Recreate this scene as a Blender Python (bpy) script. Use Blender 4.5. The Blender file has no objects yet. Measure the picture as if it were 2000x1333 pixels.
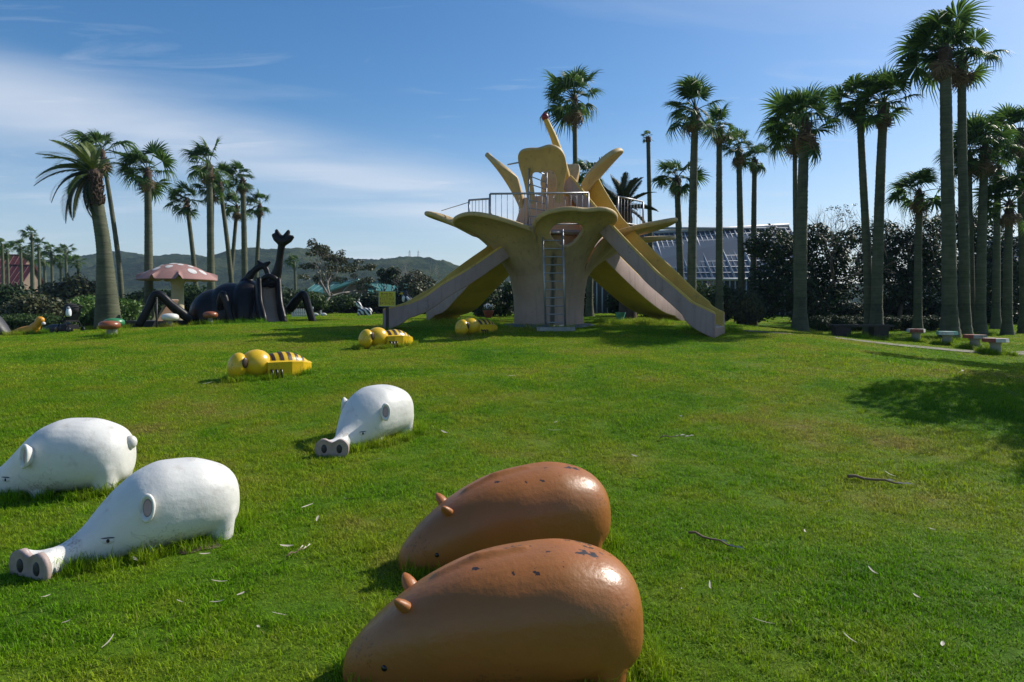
import bpy, bmesh, math, random
import numpy as np
from mathutils import Vector, Matrix, Quaternion
from mathutils.bvhtree import BVHTree
from mathutils import noise as mnoise
R = math.radians
rnd = random.Random(7)
rng = np.random.default_rng(11)
scene = bpy.context.scene
COL = scene.collection

# ------------------------------------------------------------------ camera, sky, sun, exposure
EYE = 1.6
F = 1333.33                      # focal length in photograph pixels (24 mm on 36 mm)
cam = bpy.data.cameras.new('camera')
cam.lens = 24; cam.sensor_width = 36; cam.shift_y = -66.5 / 2000
cam.clip_start = 0.05; cam.clip_end = 4000
cam_o = bpy.data.objects.new('camera', cam); COL.objects.link(cam_o)
cam_o.location = (0, 0, EYE); cam_o.rotation_euler = (R(90), 0, 0)
scene.camera = cam_o

SUN_AZ, SUN_EL = R(60), R(38)    # azimuth clockwise from +Y (away from the camera), elevation
to_sun = Vector((math.sin(SUN_AZ) * math.cos(SUN_EL), math.cos(SUN_AZ) * math.cos(SUN_EL), math.sin(SUN_EL)))
sun = bpy.data.lights.new('sun', 'SUN'); sun.energy = 5.0; sun.angle = R(0.5); sun.color = (1.0, 0.95, 0.86)
sun_o = bpy.data.objects.new('sun', sun); COL.objects.link(sun_o)
sun_o.rotation_euler = to_sun.to_track_quat('Z', 'Y').to_euler(); sun_o.location = (20, 10, 30)

world = bpy.data.worlds.new('World'); scene.world = world; world.use_nodes = True
wn, wl = world.node_tree.nodes, world.node_tree.links
wn.clear()
def wnode(t, **kw):
    n = wn.new(t)
    for k, v in kw.items(): setattr(n, k, v)
    return n
def wmath(op, a, b=None, clamp=False):
    n = wnode('ShaderNodeMath', operation=op, use_clamp=clamp)
    for i, x in enumerate((a, b)):
        if x is None: continue
        if isinstance(x, (int, float)): n.inputs[i].default_value = x
        else: wl.new(x, n.inputs[i])
    return n.outputs[0]
sky = wnode('ShaderNodeTexSky', sky_type='NISHITA', sun_disc=False, sun_elevation=SUN_EL, sun_rotation=SUN_AZ,
            altitude=0, air_density=1.0, dust_density=0.8, ozone_density=3.0)
tc = wnode('ShaderNodeTexCoord')
sep = wnode('ShaderNodeSeparateXYZ'); wl.new(tc.outputs['Generated'], sep.inputs[0])
# thin cirrus: noise on a high flat layer seen in perspective, streaked, thicker low down
den = wmath('MAXIMUM', wmath('ADD', sep.outputs[2], 0.06), 0.02)
px, py = wmath('DIVIDE', sep.outputs[0], den), wmath('DIVIDE', sep.outputs[1], den)
cmb = wnode('ShaderNodeCombineXYZ'); wl.new(px, cmb.inputs[0]); wl.new(py, cmb.inputs[1])
mp = wnode('ShaderNodeMapping'); wl.new(cmb.outputs[0], mp.inputs[0])
mp.inputs['Rotation'].default_value = (0, 0, R(24)); mp.inputs['Scale'].default_value = (0.20, 0.62, 1); mp.inputs['Location'].default_value = (3.1, 1.55, 0)
n1 = wnode('ShaderNodeTexNoise'); wl.new(mp.outputs[0], n1.inputs['Vector'])
n1.inputs['Scale'].default_value = 1.0; n1.inputs['Detail'].default_value = 7; n1.inputs['Roughness'].default_value = 0.56; n1.inputs['Distortion'].default_value = 0.5
r1 = wnode('ShaderNodeMapRange', clamp=True); wl.new(n1.outputs[0], r1.inputs[0])
r1.inputs[1].default_value = 0.52; r1.inputs[2].default_value = 0.80; r1.inputs[3].default_value = 0; r1.inputs[4].default_value = 0.6
mp2 = wnode('ShaderNodeMapping'); wl.new(cmb.outputs[0], mp2.inputs[0])
mp2.inputs['Rotation'].default_value = (0, 0, R(-12)); mp2.inputs['Scale'].default_value = (0.7, 2.2, 1)
n2 = wnode('ShaderNodeTexNoise'); wl.new(mp2.outputs[0], n2.inputs['Vector'])
n2.inputs['Scale'].default_value = 1.6; n2.inputs['Detail'].default_value = 8; n2.inputs['Roughness'].default_value = 0.6; n2.inputs['Distortion'].default_value = 0.9
r2 = wnode('ShaderNodeMapRange', clamp=True); wl.new(n2.outputs[0], r2.inputs[0])
r2.inputs[1].default_value = 0.58; r2.inputs[2].default_value = 0.8; r2.inputs[3].default_value = 0; r2.inputs[4].default_value = 0.35
# low veil: all round the horizon, up to some fifteen degrees
veil = wnode('ShaderNodeMapRange', clamp=True, interpolation_type='SMOOTHSTEP'); wl.new(sep.outputs[2], veil.inputs[0])
veil.inputs[1].default_value = 0.30; veil.inputs[2].default_value = 0.06; veil.inputs[3].default_value = 0; veil.inputs[4].default_value = 0.36
cov = wmath('ADD', wmath('ADD', r1.outputs[0], r2.outputs[0]), wmath('MULTIPLY', veil.outputs[0], wmath('ADD', n1.outputs[0], 0.45)), clamp=True)
# one broad cirrus band on a great circle, broken up by the same noise
bn = Vector((-.75, 1, .31)).cross(Vector((-.05, 1, .15))).normalized()
dt = wnode('ShaderNodeVectorMath', operation='DOT_PRODUCT'); wl.new(tc.outputs['Generated'], dt.inputs[0]); dt.inputs[1].default_value = bn
bw = wnode('ShaderNodeMapRange', clamp=True, interpolation_type='SMOOTHSTEP'); wl.new(wmath('ABSOLUTE', dt.outputs['Value']), bw.inputs[0])
bw.inputs[1].default_value = .072; bw.inputs[2].default_value = 0.0; bw.inputs[3].default_value = 0; bw.inputs[4].default_value = 1
bnz = wnode('ShaderNodeMapRange', clamp=True); mp3 = wnode('ShaderNodeMapping'); wl.new(cmb.outputs[0], mp3.inputs[0]); mp3.inputs['Rotation'].default_value = (0, 0, R(10)); mp3.inputs['Scale'].default_value = (.55, .9, 1); mp3.inputs['Location'].default_value = (.4, .2, 0)
n3 = wnode('ShaderNodeTexNoise'); wl.new(mp3.outputs[0], n3.inputs['Vector']); n3.inputs['Scale'].default_value = 1.1; n3.inputs['Detail'].default_value = 6; n3.inputs['Roughness'].default_value = .5; n3.inputs['Distortion'].default_value = .3
wl.new(n3.outputs[0], bnz.inputs[0]); bnz.inputs[1].default_value = .27; bnz.inputs[2].default_value = .56
cov = wmath('ADD', cov, wmath('MULTIPLY', wmath('MULTIPLY', bw.outputs[0], bnz.outputs[0]), .62), clamp=True)
cov = wmath('MULTIPLY', cov, 0.85, clamp=True)
mixc = wnode('ShaderNodeMix', data_type='RGBA'); wl.new(cov, mixc.inputs[0])
hsv = wnode('ShaderNodeHueSaturation'); wl.new(sky.outputs[0], hsv.inputs['Color']); hsv.inputs['Saturation'].default_value = 1.30
wl.new(hsv.outputs[0], mixc.inputs[6]); mixc.inputs[7].default_value = (6.0, 6.5, 7.2, 1)
bg = wnode('ShaderNodeBackground'); wl.new(mixc.outputs[2], bg.inputs[0]); bg.inputs[1].default_value = 0.112
wo = wnode('ShaderNodeOutputWorld'); wl.new(bg.outputs[0], wo.inputs[0])

vs = scene.view_settings
vs.view_transform = 'Standard'; vs.look = 'None'; vs.gamma = 1.0; vs.use_curve_mapping = False; vs.exposure = 0.2
scene.cycles.max_bounces = 6; scene.cycles.transparent_max_bounces = 8; scene.cycles.volume_bounces = 0
scene.cycles.use_denoising = True

# ------------------------------------------------------------------ helpers
def pchip(xs, ys):
    xs = np.array(xs, float); ys = np.array(ys, float)
    h = np.diff(xs); d = np.diff(ys) / h
    m = np.zeros(len(xs)); m[0] = d[0]; m[-1] = d[-1]
    for i in range(1, len(xs) - 1):
        m[i] = 0 if d[i - 1] * d[i] <= 0 else 2 / (1 / d[i - 1] + 1 / d[i])
    def f(x):
        x = np.clip(np.asarray(x, float), xs[0], xs[-1]); i = np.clip(np.searchsorted(xs, x) - 1, 0, len(h) - 1)
        t = (x - xs[i]) / h[i]
        return ((1 + 2 * t) * (1 - t) ** 2 * ys[i] + t * (1 - t) ** 2 * h[i] * m[i] + t * t * (3 - 2 * t) * ys[i + 1] + t * t * (t - 1) * h[i] * m[i + 1])
    return f
def sstep(a, b, x):
    t = np.clip((np.asarray(x, float) - a) / (b - a), 0, 1); return t * t * (3 - 2 * t)
prof = pchip([-30, 0, 3, 4.5, 5.5, 7, 8.5, 10.2, 12, 14.5, 16.7, 18.3, 20, 26, 40, 70, 2000],
             [-.3, -.06, 0, .03, .07, .16, .32, .50, .61, .74, .88, 1.00, 1.05, 1.10, 1.18, 1.2, 1.2])
def gz(x, y):
    x = np.asarray(x, float); y = np.asarray(y, float)
    z = prof(y)
    z = z - 0.52 * sstep(5.5, 12.5, x) * sstep(8, 15, y) * (1 - 0.75 * sstep(24, 45, y))
    z = z - 0.26 * sstep(-8, -15, x) * sstep(9, 17, y) * (1 - sstep(24, 40, y))
    z = z + 0.018 * np.sin(x * 1.3 + 0.7 * y) * np.cos(y * 0.9 - 0.3 * x) * sstep(60, 20, y)
    return z
def G(x, y): return float(gz(x, y))
def P(u, v, Y): return Vector(((u - 1000) / F * Y, Y, EYE + (600 - v) / F * Y))
def ground_at(u, Y):
    x = (u - 1000) / F * Y
    return Vector((x, Y, G(x, Y)))
def gnormal(x, y):
    e = 0.4
    return Vector((-(G(x + e, y) - G(x - e, y)) / (2 * e), -(G(x, y + e) - G(x, y - e)) / (2 * e), 1)).normalized()

class MB:
    """collects shapes for one mesh"""
    def __init__(s): s.v = []; s.f = []; s.m = []
    def add(s, v, f, mi=0):
        b = len(s.v); s.v += [tuple(p) for p in v]; s.f += [tuple(i + b for i in q) for q in f]
        s.m += [mi] * len(f) if isinstance(mi, int) else list(mi); return s
    def box(s, c, d, rot=None, mi=0, taper=1.0):
        v = []
        for z in (-.5, .5):
            k = taper if z > 0 else 1
            for x, y in ((-.5, -.5), (.5, -.5), (.5, .5), (-.5, .5)):
                q = Vector((x * d[0] * k, y * d[1] * k, z * d[2]))
                if rot is not None: q = rot @ q
                v.append(q + Vector(c))
        return s.add(v, [(3, 2, 1, 0), (4, 5, 6, 7), (0, 1, 5, 4), (1, 2, 6, 5), (2, 3, 7, 6), (3, 0, 4, 7)], mi)
    def loft(s, rings, cap=True, mi=0, closed=True):
        n = len(rings[0]); v = [p for r in rings for p in r]; f = []
        for i in range(len(rings) - 1):
            for j in range(n if closed else n - 1):
                k = (j + 1) % n
                f.append((i * n + j, i * n + k, (i + 1) * n + k, (i + 1) * n + j))
        if cap and closed:
            f.append(tuple(range(n - 1, -1, -1))); f.append(tuple((len(rings) - 1) * n + j for j in range(n)))
        return s.add(v, f, mi)
    def tube(s, path, rad, n=8, mi=0, cap=True):
        path = [Vector(p) for p in path]
        if isinstance(rad, (int, float)): rad = [rad] * len(path)
        rings = []; up = None
        for i, p in enumerate(path):
            t = (path[min(i + 1, len(path) - 1)] - path[max(i - 1, 0)]).normalized()
            if up is None:
                up = Vector((0, 0, 1)) if abs(t.z) < .9 else Vector((1, 0, 0))
            a = t.cross(up).normalized(); up = a.cross(t).normalized()
            rings.append([p + (a * math.cos(2 * math.pi * k / n) + up * math.sin(2 * math.pi * k / n)) * rad[i] for k in range(n)])
        return s.loft(rings, cap, mi)
    def lathe(s, pr, n=24, c=(0, 0, 0), mi=0, sx=1, sy=1):
        c = Vector(c)
        rings = [[c + Vector((r * sx * math.cos(2 * math.pi * k / n), r * sy * math.sin(2 * math.pi * k / n), z)) for k in range(n)] for r, z in pr]
        return s.loft(rings, True, mi)
    def ell(s, c, r, n=16, m=10, rot=None, mi=0):
        rings = []
        for i in range(m + 1):
            a = -math.pi / 2 + math.pi * i / m
            k = max(math.cos(a), .02)
            ring = []
            for j in range(n):
                q = Vector((r[0] * k * math.cos(2 * math.pi * j / n), r[1] * k * math.sin(2 * math.pi * j / n), r[2] * math.sin(a)))
                if rot is not None: q = rot @ q
                ring.append(q + Vector(c))
            rings.append(ring)
        return s.loft(rings, True, mi)
    def mesh(s, name, mats, smooth=True):
        me = bpy.data.meshes.new(name); me.from_pydata([tuple(p) for p in s.v], [], s.f)
        for m in (mats if isinstance(mats, (list, tuple)) else [mats]): me.materials.append(m)
        if any(s.m): me.polygons.foreach_set('material_index', s.m)
        me.polygons.foreach_set('use_smooth', [smooth] * len(me.polygons)); me.update()
        return me
    def build(s, name, mats, parent=None, smooth=True, auto=None):
        return obj(name, s.mesh(name, mats, smooth), parent, auto)
def obj(name, me, parent=None, auto=None):
    o = bpy.data.objects.new(name, me); COL.objects.link(o)
    if parent is not None: o.parent = parent
    if auto: sharp(me, auto)
    return o
def sharp(me, deg):
    bm = bmesh.new(); bm.from_mesh(me); bm.normal_update()
    for e in bm.edges:
        if len(e.link_faces) == 2 and e.calc_face_angle(0) > R(deg): e.smooth = False
    bm.to_mesh(me); bm.free()
def fixn(me):
    bm = bmesh.new(); bm.from_mesh(me); bmesh.ops.recalc_face_normals(bm, faces=bm.faces); bm.to_mesh(me); bm.free()
def tag(o, label=None, cat=None, group=None, kind=None):
    if label: o['label'] = label
    if cat: o['category'] = cat
    if group: o['group'] = group
    if kind: o['kind'] = kind
    return o
def thing(name, loc, label, cat, group=None, rz=0.0):
    o = bpy.data.objects.new(name, None); COL.objects.link(o); o.empty_display_size = .2
    o.location = loc; o.rotation_euler = (0, 0, rz)
    return tag(o, label, cat, group)
def modmesh(me, mods, name):
    """the mesh after modifiers"""
    o = bpy.data.objects.new('tmp', me); COL.objects.link(o)
    for t, kw in mods:
        m = o.modifiers.new(t, t)
        for k, v in kw.items(): setattr(m, k, v)
    bpy.context.view_layer.update()
    r = bpy.data.meshes.new_from_object(o.evaluated_get(bpy.context.evaluated_depsgraph_get()))
    r.name = name; mats = list(me.materials)
    bpy.data.objects.remove(o)
    r.materials.clear()
    for m in mats: r.materials.append(m)
    r.polygons.foreach_set('use_smooth', [True] * len(r.polygons)); r.update()
    return r
def blend(mb, name, mat, voxel=.02, it=8, fac=.5):
    me = mb.mesh(name, mat)
    return modmesh(me, [('REMESH', dict(mode='VOXEL', voxel_size=voxel)), ('SMOOTH', dict(factor=fac, iterations=it))], name)
def crom(pts, n):
    """smooth curve through points"""
    p = [Vector(q) for q in pts]; p = [p[0] * 2 - p[1]] + p + [p[-1] * 2 - p[-2]]; out = []
    for i in range(1, len(p) - 2):
        for k in range(n):
            t = k / n
            out.append(.5 * ((2 * p[i]) + (p[i + 1] - p[i - 1]) * t + (2 * p[i - 1] - 5 * p[i] + 4 * p[i + 1] - p[i + 2]) * t * t + (3 * p[i] - p[i - 1] - 3 * p[i + 1] + p[i + 2]) * t ** 3))
    return out + [p[-2]]

# ------------------------------------------------------------------ materials
class NT:
    def __init__(s, m): s.n = m.node_tree.nodes; s.l = m.node_tree.links
    def new(s, t, ins=None, **kw):
        n = s.n.new(t)
        for k, v in kw.items(): setattr(n, k, v)
        for k, v in (ins or {}).items():
            if hasattr(v, 'is_linked') or hasattr(v, 'links'): s.l.new(v, n.inputs[k])
            else: n.inputs[k].default_value = v
        return n
def c4(c): return (c[0], c[1], c[2], 1)
def ramp(nt, fac, stops):
    n = nt.new('ShaderNodeValToRGB', {0: fac}); e = n.color_ramp.elements
    while len(e) < len(stops): e.new(.5)
    for i, (p, c) in enumerate(stops): e[i].position = p; e[i].color = c4(c) if len(c) == 3 else c
    return n.outputs[0]
def paint(name, base, rough=.5, var=.25, scale=3.0, bump=.15, bscale=40, dirt=None, dirt_lo=.62, dirt_hi=.72, dscale=5, spec=.5, coat=0, second=None, streak=False, metal=0, cracks=False):
    """painted concrete, metal or wood: mottled colour, dirt or chips with a shape of their own, fine relief"""
    m = bpy.data.materials.new(name); m.use_nodes = True; nt = NT(m); b = nt.n['Principled BSDF']
    t = nt.new('ShaderNodeTexCoord').outputs['Object']
    n1 = nt.new('ShaderNodeTexNoise', {'Vector': t, 'Scale': scale, 'Detail': 6, 'Roughness': .6})
    c2 = second if second else tuple(x * (1 - var) for x in base)
    col = ramp(nt, n1.outputs[0], [(.32, c2), (.66, base)])
    if streak:
        mp_ = nt.new('ShaderNodeMapping', {0: t, 'Scale': (6, 6, .5)})
        n3 = nt.new('ShaderNodeTexNoise', {'Vector': mp_.outputs[0], 'Scale': 1.5, 'Detail': 5})
        f = ramp(nt, n3.outputs[0], [(.5, (0, 0, 0)), (.8, (.55, .55, .55))])
        col = nt.new('ShaderNodeMix', {0: f, 6: col, 7: c4(tuple(x * .45 for x in base))}, data_type='RGBA').outputs[2]
    if dirt:
        n2 = nt.new('ShaderNodeTexNoise', {'Vector': t, 'Scale': dscale, 'Detail': 9, 'Roughness': .68})
        f = ramp(nt, n2.outputs[0], [(dirt_lo, (0, 0, 0)), (dirt_hi, (1, 1, 1))])
        col = nt.new('ShaderNodeMix', {0: f, 6: col, 7: c4(dirt)}, data_type='RGBA').outputs[2]
    nt.l.new(col, b.inputs['Base Color'])
    if cracks:      # hairline cracks in the paint, in places only
        wv = nt.new('ShaderNodeTexNoise', {'Vector': t, 'Scale': 5, 'Detail': 3})
        ad = nt.new('ShaderNodeMix', {0: .25, 4: t, 5: wv.outputs['Color']}, data_type='VECTOR')
        vo = nt.new('ShaderNodeTexVoronoi', {'Vector': ad.outputs[1], 'Scale': 4.5}, feature='DISTANCE_TO_EDGE')
        ln = nt.new('ShaderNodeMath', {0: vo.outputs[0], 1: .012}, operation='LESS_THAN')
        wh = nt.new('ShaderNodeTexNoise', {'Vector': t, 'Scale': 2.7, 'Detail': 2})
        wm = nt.new('ShaderNodeMath', {0: wh.outputs[0], 1: .53}, operation='GREATER_THAN')
        fm = nt.new('ShaderNodeMath', {0: ln.outputs[0], 1: wm.outputs[0]}, operation='MULTIPLY'); fm2 = nt.new('ShaderNodeMath', {0: fm.outputs[0], 1: .22}, operation='MULTIPLY')
        col = nt.new('ShaderNodeMix', {0: fm2.outputs[0], 6: col, 7: c4(tuple(x * .3 for x in base))}, data_type='RGBA').outputs[2]
        nt.l.new(col, b.inputs['Base Color'])
    rv = nt.new('ShaderNodeMapRange', {0: nt.new('ShaderNodeTexNoise', {'Vector': t, 'Scale': scale * 2.3, 'Detail': 7, 'Roughness': .7}).outputs[0], 1: .3, 2: .7, 3: max(.05, rough - .09), 4: min(1, rough + .14)})
    nt.l.new(rv.outputs[0], b.inputs['Roughness']); b.inputs['Specular IOR Level'].default_value = spec; b.inputs['Coat Weight'].default_value = coat
    b.inputs['Metallic'].default_value = metal
    if bump:
        nb = nt.new('ShaderNodeTexNoise', {'Vector': t, 'Scale': bscale, 'Detail': 5, 'Roughness': .6})
        bp = nt.new('ShaderNodeBump', {'Height': nb.outputs[0], 'Strength': bump, 'Distance': .02})
        nt.l.new(bp.outputs[0], b.inputs['Normal'])
    return m
def leafmat(name, c1, c2, rough=.45, trans=.25, scale=.8, world_pos=True, spec=.4):
    m = bpy.data.materials.new(name); m.use_nodes = True; nt = NT(m); b = nt.n['Principled BSDF']
    pos = nt.new('ShaderNodeNewGeometry')
    n1 = nt.new('ShaderNodeTexNoise', {'Vector': pos.outputs['Position'], 'Scale': scale, 'Detail': 4})
    add = nt.new('ShaderNodeMath', {0: n1.outputs[0], 1: pos.outputs['Random Per Island']}, operation='ADD')
    half = nt.new('ShaderNodeMath', {0: add.outputs[0], 1: .5}, operation='MULTIPLY')
    col = ramp(nt, half.outputs[0], [(.3, c1), (.72, c2)])
    nt.l.new(col, b.inputs['Base Color']); b.inputs['Roughness'].default_value = rough; b.inputs['Specular IOR Level'].default_value = spec
    if trans:
        tr = nt.new('ShaderNodeBsdfTranslucent', {0: col})
        mx = nt.new('ShaderNodeMixShader', {0: trans, 1: b.outputs[0], 2: tr.outputs[0]})
        nt.l.new(mx.outputs[0], nt.n['Material Output'].inputs[0])
    return m
M = {}
M['white'] = paint('white_paint', (.70, .685, .635), .42, .10, 2.5, .18, 18, dirt=(.36, .32, .26), dirt_lo=.55, dirt_hi=.86, dscale=6.5, cracks=True)
M['white_clean'] = paint('white_clean', (.66, .65, .62), .5, .12, 3, .05, dirt=(.36, .33, .28), dirt_lo=.5, dirt_hi=.75, dscale=7)
M['pink'] = paint('pink_paint', (.50, .33, .33), .5, .2, 8, .1)
M['snout'] = paint('snout_paint', (.42, .32, .28), .55, .3, 9, .15)
M['black'] = paint('black_paint', (.012, .012, .013), .35, .3, 6, .05)
M['eye'] = paint('eye_paint', (.01, .01, .01), .2, .2, 6, 0)
M['yellow'] = paint('bee_yellow', (.72, .45, .012), .32, .14, 4, .12, 30, dirt=(.25, .17, .03), dirt_lo=.68, dirt_hi=.8, dscale=6)
M['stripe'] = paint('bee_brown', (.055, .028, .014), .4, .3, 8, .1)
M['beetle'] = paint('beetle_black', (.004, .0035, .004), .36, .5, 1.5, .10, 14, second=(.010, .007, .006), spec=.25)
M['chute'] = paint('chute_beige', (.40, .26, .18), .5, .2, 3, .1)
M['steel'] = paint('galvanised_steel', (.36, .36, .37), .42, .25, 12, .03, metal=.75)
M['floor_grey'] = paint('slide_floor', (.33, .31, .29), .5, .25, 3, .1, streak=True)
M['tyellow'] = paint('tower_yellow', (.62, .39, .06), .6, .25, 1.6, .2, 22, dirt=(.10, .075, .04), dirt_lo=.64, dirt_hi=.76, dscale=2.6)
M['tpetal'] = paint('petal_yellow', (.60, .42, .16), .62, .25, 1.3, .2, 22, dirt=(.12, .09, .055), dirt_lo=.62, dirt_hi=.72, dscale=3.2, second=(.46, .29, .10))
M['tpink'] = paint('tower_pink', (.35, .245, .215), .62, .2, 1.8, .2, 22, dirt=(.19, .17, .15), dirt_lo=.64, dirt_hi=.78, dscale=2.2, streak=True)
M['torange'] = paint('tower_orange', (.66, .30, .10), .6, .2, 1.1, .2, 22, second=(.50, .36, .27))
M['red'] = paint('dark_red', (.22, .012, .015), .3, .3, 8, .05)
M['teal'] = paint('teal_paint', (.10, .36, .30), .5, .3, 6, .1)
M['concrete'] = paint('concrete', (.36, .35, .32), .85, .3, 4, .4, 30, dirt=(.12, .12, .10), dirt_lo=.55, dirt_hi=.75)
M['cap'] = paint('mushroom_cap', (.34, .18, .155), .7, .22, 3, .2, 20, dirt=(.24, .13, .11), dirt_lo=.6, dirt_hi=.75)
M['stem'] = paint('mushroom_stem', (.50, .42, .27), .65, .25, 3, .2, 20)
M['brownpaint'] = paint('stool_brown', (.28, .085, .03), .35, .3, 6, .1)
M['greenpaint'] = paint('stool_green', (.04, .22, .08), .35, .3, 6, .1)
M['stool_red'] = paint('stool_red', (.30, .065, .035), .5, .3, 9, .1, dirt=(.2, .13, .1), dirt_lo=.6, dirt_hi=.7)
M['darkwood'] = paint('dark_wood', (.030, .024, .020), .6, .4, 5, .2)
M['postiron'] = paint('post_iron', (.035, .026, .02), .6, .4, 5, .2)
M['signyellow'] = paint('sign_yellow', (.62, .55, .025), .5, .12, 5, .05)
M['signtext'] = paint('sign_text', (.26, .07, .02), .6, .2, 9, 0)
M['signframe'] = paint('sign_frame', (.45, .42, .30), .6, .2, 9, .05)
M['duck'] = paint('duck_orange', (.68, .30, .015), .4, .2, 4, .1)
M['darkgrey'] = paint('dark_grey_paint', (.035, .035, .04), .5, .3, 5, .1)
M['cloth'] = paint('black_cloth', (.012, .012, .014), .85, .3, 9, .2)
M['bag'] = paint('white_plastic', (.72, .74, .78), .4, .1, 12, .3)
M['roofgreen'] = paint('green_roof', (.10, .27, .23), .35, .2, 1.2, .05, streak=True)
M['roofred'] = paint('red_roof', (.11, .018, .014), .55, .25, 1.2, .1)
M['housewall'] = paint('house_wall', (.20, .14, .10), .8, .2, 1.5, .1)
M['greywall'] = paint('grey_wall', (.30, .30, .30), .8, .2, 1.5, .1)
M['frame_white'] = paint('white_frame', (.40, .42, .45), .5, .15, 2, 0)
M['bark'] = paint('tree_bark', (.15, .12, .095), .85, .4, 6, .5, 25)
M['palebark'] = paint('pale_bark', (.30, .27, .23), .85, .4, 6, .5, 25)
M['dryleaf'] = paint('dry_leaf', (.50, .45, .34), .6, .3, 15, .1)
M['drystick'] = paint('dry_stick', (.20, .13, .085), .8, .4, 15, .3)
M['deadfrond'] = leafmat('dead_frond', (.10, .065, .035), (.23, .16, .085), .8, .1)
M['fibre'] = paint('leaf_base_fibre', (.10, .062, .04), .9, .5, 9, .9, 14)
M['leaf_dark'] = leafmat('leaf_dark', (.012, .026, .009), (.045, .078, .022), .5, .18, spec=.2)
M['leaf_mid'] = leafmat('leaf_mid', (.025, .055, .012), (.075, .125, .028), .5, .2, spec=.22)
M['leaf_olive'] = leafmat('leaf_olive', (.045, .055, .022), (.10, .105, .045), .5, .12, spec=.22)
M['leaf_bright'] = leafmat('leaf_bright', (.05, .12, .015), (.12, .21, .03), .45, .25)
M['frond'] = leafmat('fan_frond', (.028, .070, .014), (.100, .175, .030), .45, .45, .6, spec=.25)
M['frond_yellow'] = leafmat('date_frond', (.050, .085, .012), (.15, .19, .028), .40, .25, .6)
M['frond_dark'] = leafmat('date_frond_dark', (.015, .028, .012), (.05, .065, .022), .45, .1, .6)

def brown_pig_mat():
    m = paint('pig_brown', (.36, .120, .028), .36, .22, 2.2, .16, 34, dirt=(.035, .02, .014), dirt_lo=.90, dirt_hi=.92, second=(.30, .115, .026), spec=.45, coat=0)
    nt = NT(m); b = nt.n['Principled BSDF']
    t = nt.new('ShaderNodeTexCoord').outputs['Object']; s = nt.new('ShaderNodeSeparateXYZ', {0: t})
    # chipped paint along the top of the back
    n = nt.new('ShaderNodeTexNoise', {'Vector': t, 'Scale': 13, 'Detail': 6, 'Roughness': .6})
    big = nt.new('ShaderNodeTexNoise', {'Vector': t, 'Scale': 4, 'Detail': 2})
    hi = nt.new('ShaderNodeMapRange', {0: s.outputs[2], 1: .50, 2: .60, 3: 0, 4: .20}, clamp=True)
    a = nt.new('ShaderNodeMath', {0: n.outputs[0], 1: hi.outputs[0]}, operation='ADD')
    a2 = nt.new('ShaderNodeMath', {0: big.outputs[0], 1: .35}, operation='MULTIPLY')
    a3 = nt.new('ShaderNodeMath', {0: a.outputs[0], 1: a2.outputs[0]}, operation='ADD')
    f = ramp(nt, a3.outputs[0], [(.955, (0, 0, 0)), (.965, (1, 1, 1))])
    old = b.inputs['Base Color'].links[0].from_socket
    mx = nt.new('ShaderNodeMix', {0: f, 6: old, 7: (.035, .022, .016, 1)}, data_type='RGBA')
    nt.l.new(mx.outputs[2], b.inputs['Base Color'])
    return m
M['brownpig'] = brown_pig_mat()
def speckle(m, colour, lo):
    """fine dirt specks in patches"""
    nt = NT(m); b = nt.n['Principled BSDF']; t = nt.new('ShaderNodeTexCoord').outputs['Object']
    f1 = nt.new('ShaderNodeTexNoise', {'Vector': t, 'Scale': 55, 'Detail': 4, 'Roughness': .7}).outputs[0]; f2 = nt.new('ShaderNodeTexNoise', {'Vector': t, 'Scale': 3.2, 'Detail': 4}).outputs[0]
    a = nt.new('ShaderNodeMath', {0: f1, 1: nt.new('ShaderNodeMath', {0: f2, 1: .9}, operation='MULTIPLY').outputs[0]}, operation='ADD').outputs[0]
    a = nt.new('ShaderNodeMath', {0: a, 1: .5}, operation='MULTIPLY').outputs[0]
    old = b.inputs['Base Color'].links[0].from_socket
    mx = nt.new('ShaderNodeMix', {0: ramp(nt, a, [(lo, (0, 0, 0)), (lo + .02, (.7, .7, .7))]), 6: old, 7: c4(colour)}, data_type='RGBA'); nt.l.new(mx.outputs[2], b.inputs['Base Color'])
speckle(M['brownpig'], (.10, .045, .018), .580); speckle(M['white'], (.33, .27, .20), .572); speckle(M['yellow'], (.22, .14, .03), .575); speckle(M['tyellow'], (.12, .085, .045), .56); speckle(M['tpink'], (.13, .10, .085), .56)
def trunk_mat():
    m = bpy.data.materials.new('palm_trunk'); m.use_nodes = True; nt = NT(m); b = nt.n['Principled BSDF']
    t = nt.new('ShaderNodeTexCoord').outputs['Object']
    n1 = nt.new('ShaderNodeTexNoise', {'Vector': t, 'Scale': 1.4, 'Detail': 7, 'Roughness': .65})
    col = ramp(nt, n1.outputs[0], [(.3, (.045, .050, .026)), (.5, (.090, .100, .050)), (.7, (.145, .130, .085))])
    mp_ = nt.new('ShaderNodeMapping', {0: t, 'Scale': (.6, .6, 7)})
    w = nt.new('ShaderNodeTexNoise', {'Vector': mp_.outputs[0], 'Scale': 2.2, 'Detail': 5, 'Roughness': .7})
    dk = ramp(nt, w.outputs[0], [(.35, (.55, .55, .55)), (.6, (1, 1, 1))])
    mx = nt.new('ShaderNodeMix', {0: .8, 6: col, 7: dk}, data_type='RGBA', blend_type='MULTIPLY')
    nt.l.new(mx.outputs[2], b.inputs['Base Color']); b.inputs['Roughness'].default_value = .85
    bp = nt.new('ShaderNodeBump', {'Height': w.outputs[0], 'Strength': .6, 'Distance': .05}); nt.l.new(bp.outputs[0], b.inputs['Normal'])
    return m
M['trunk'] = trunk_mat()
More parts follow.
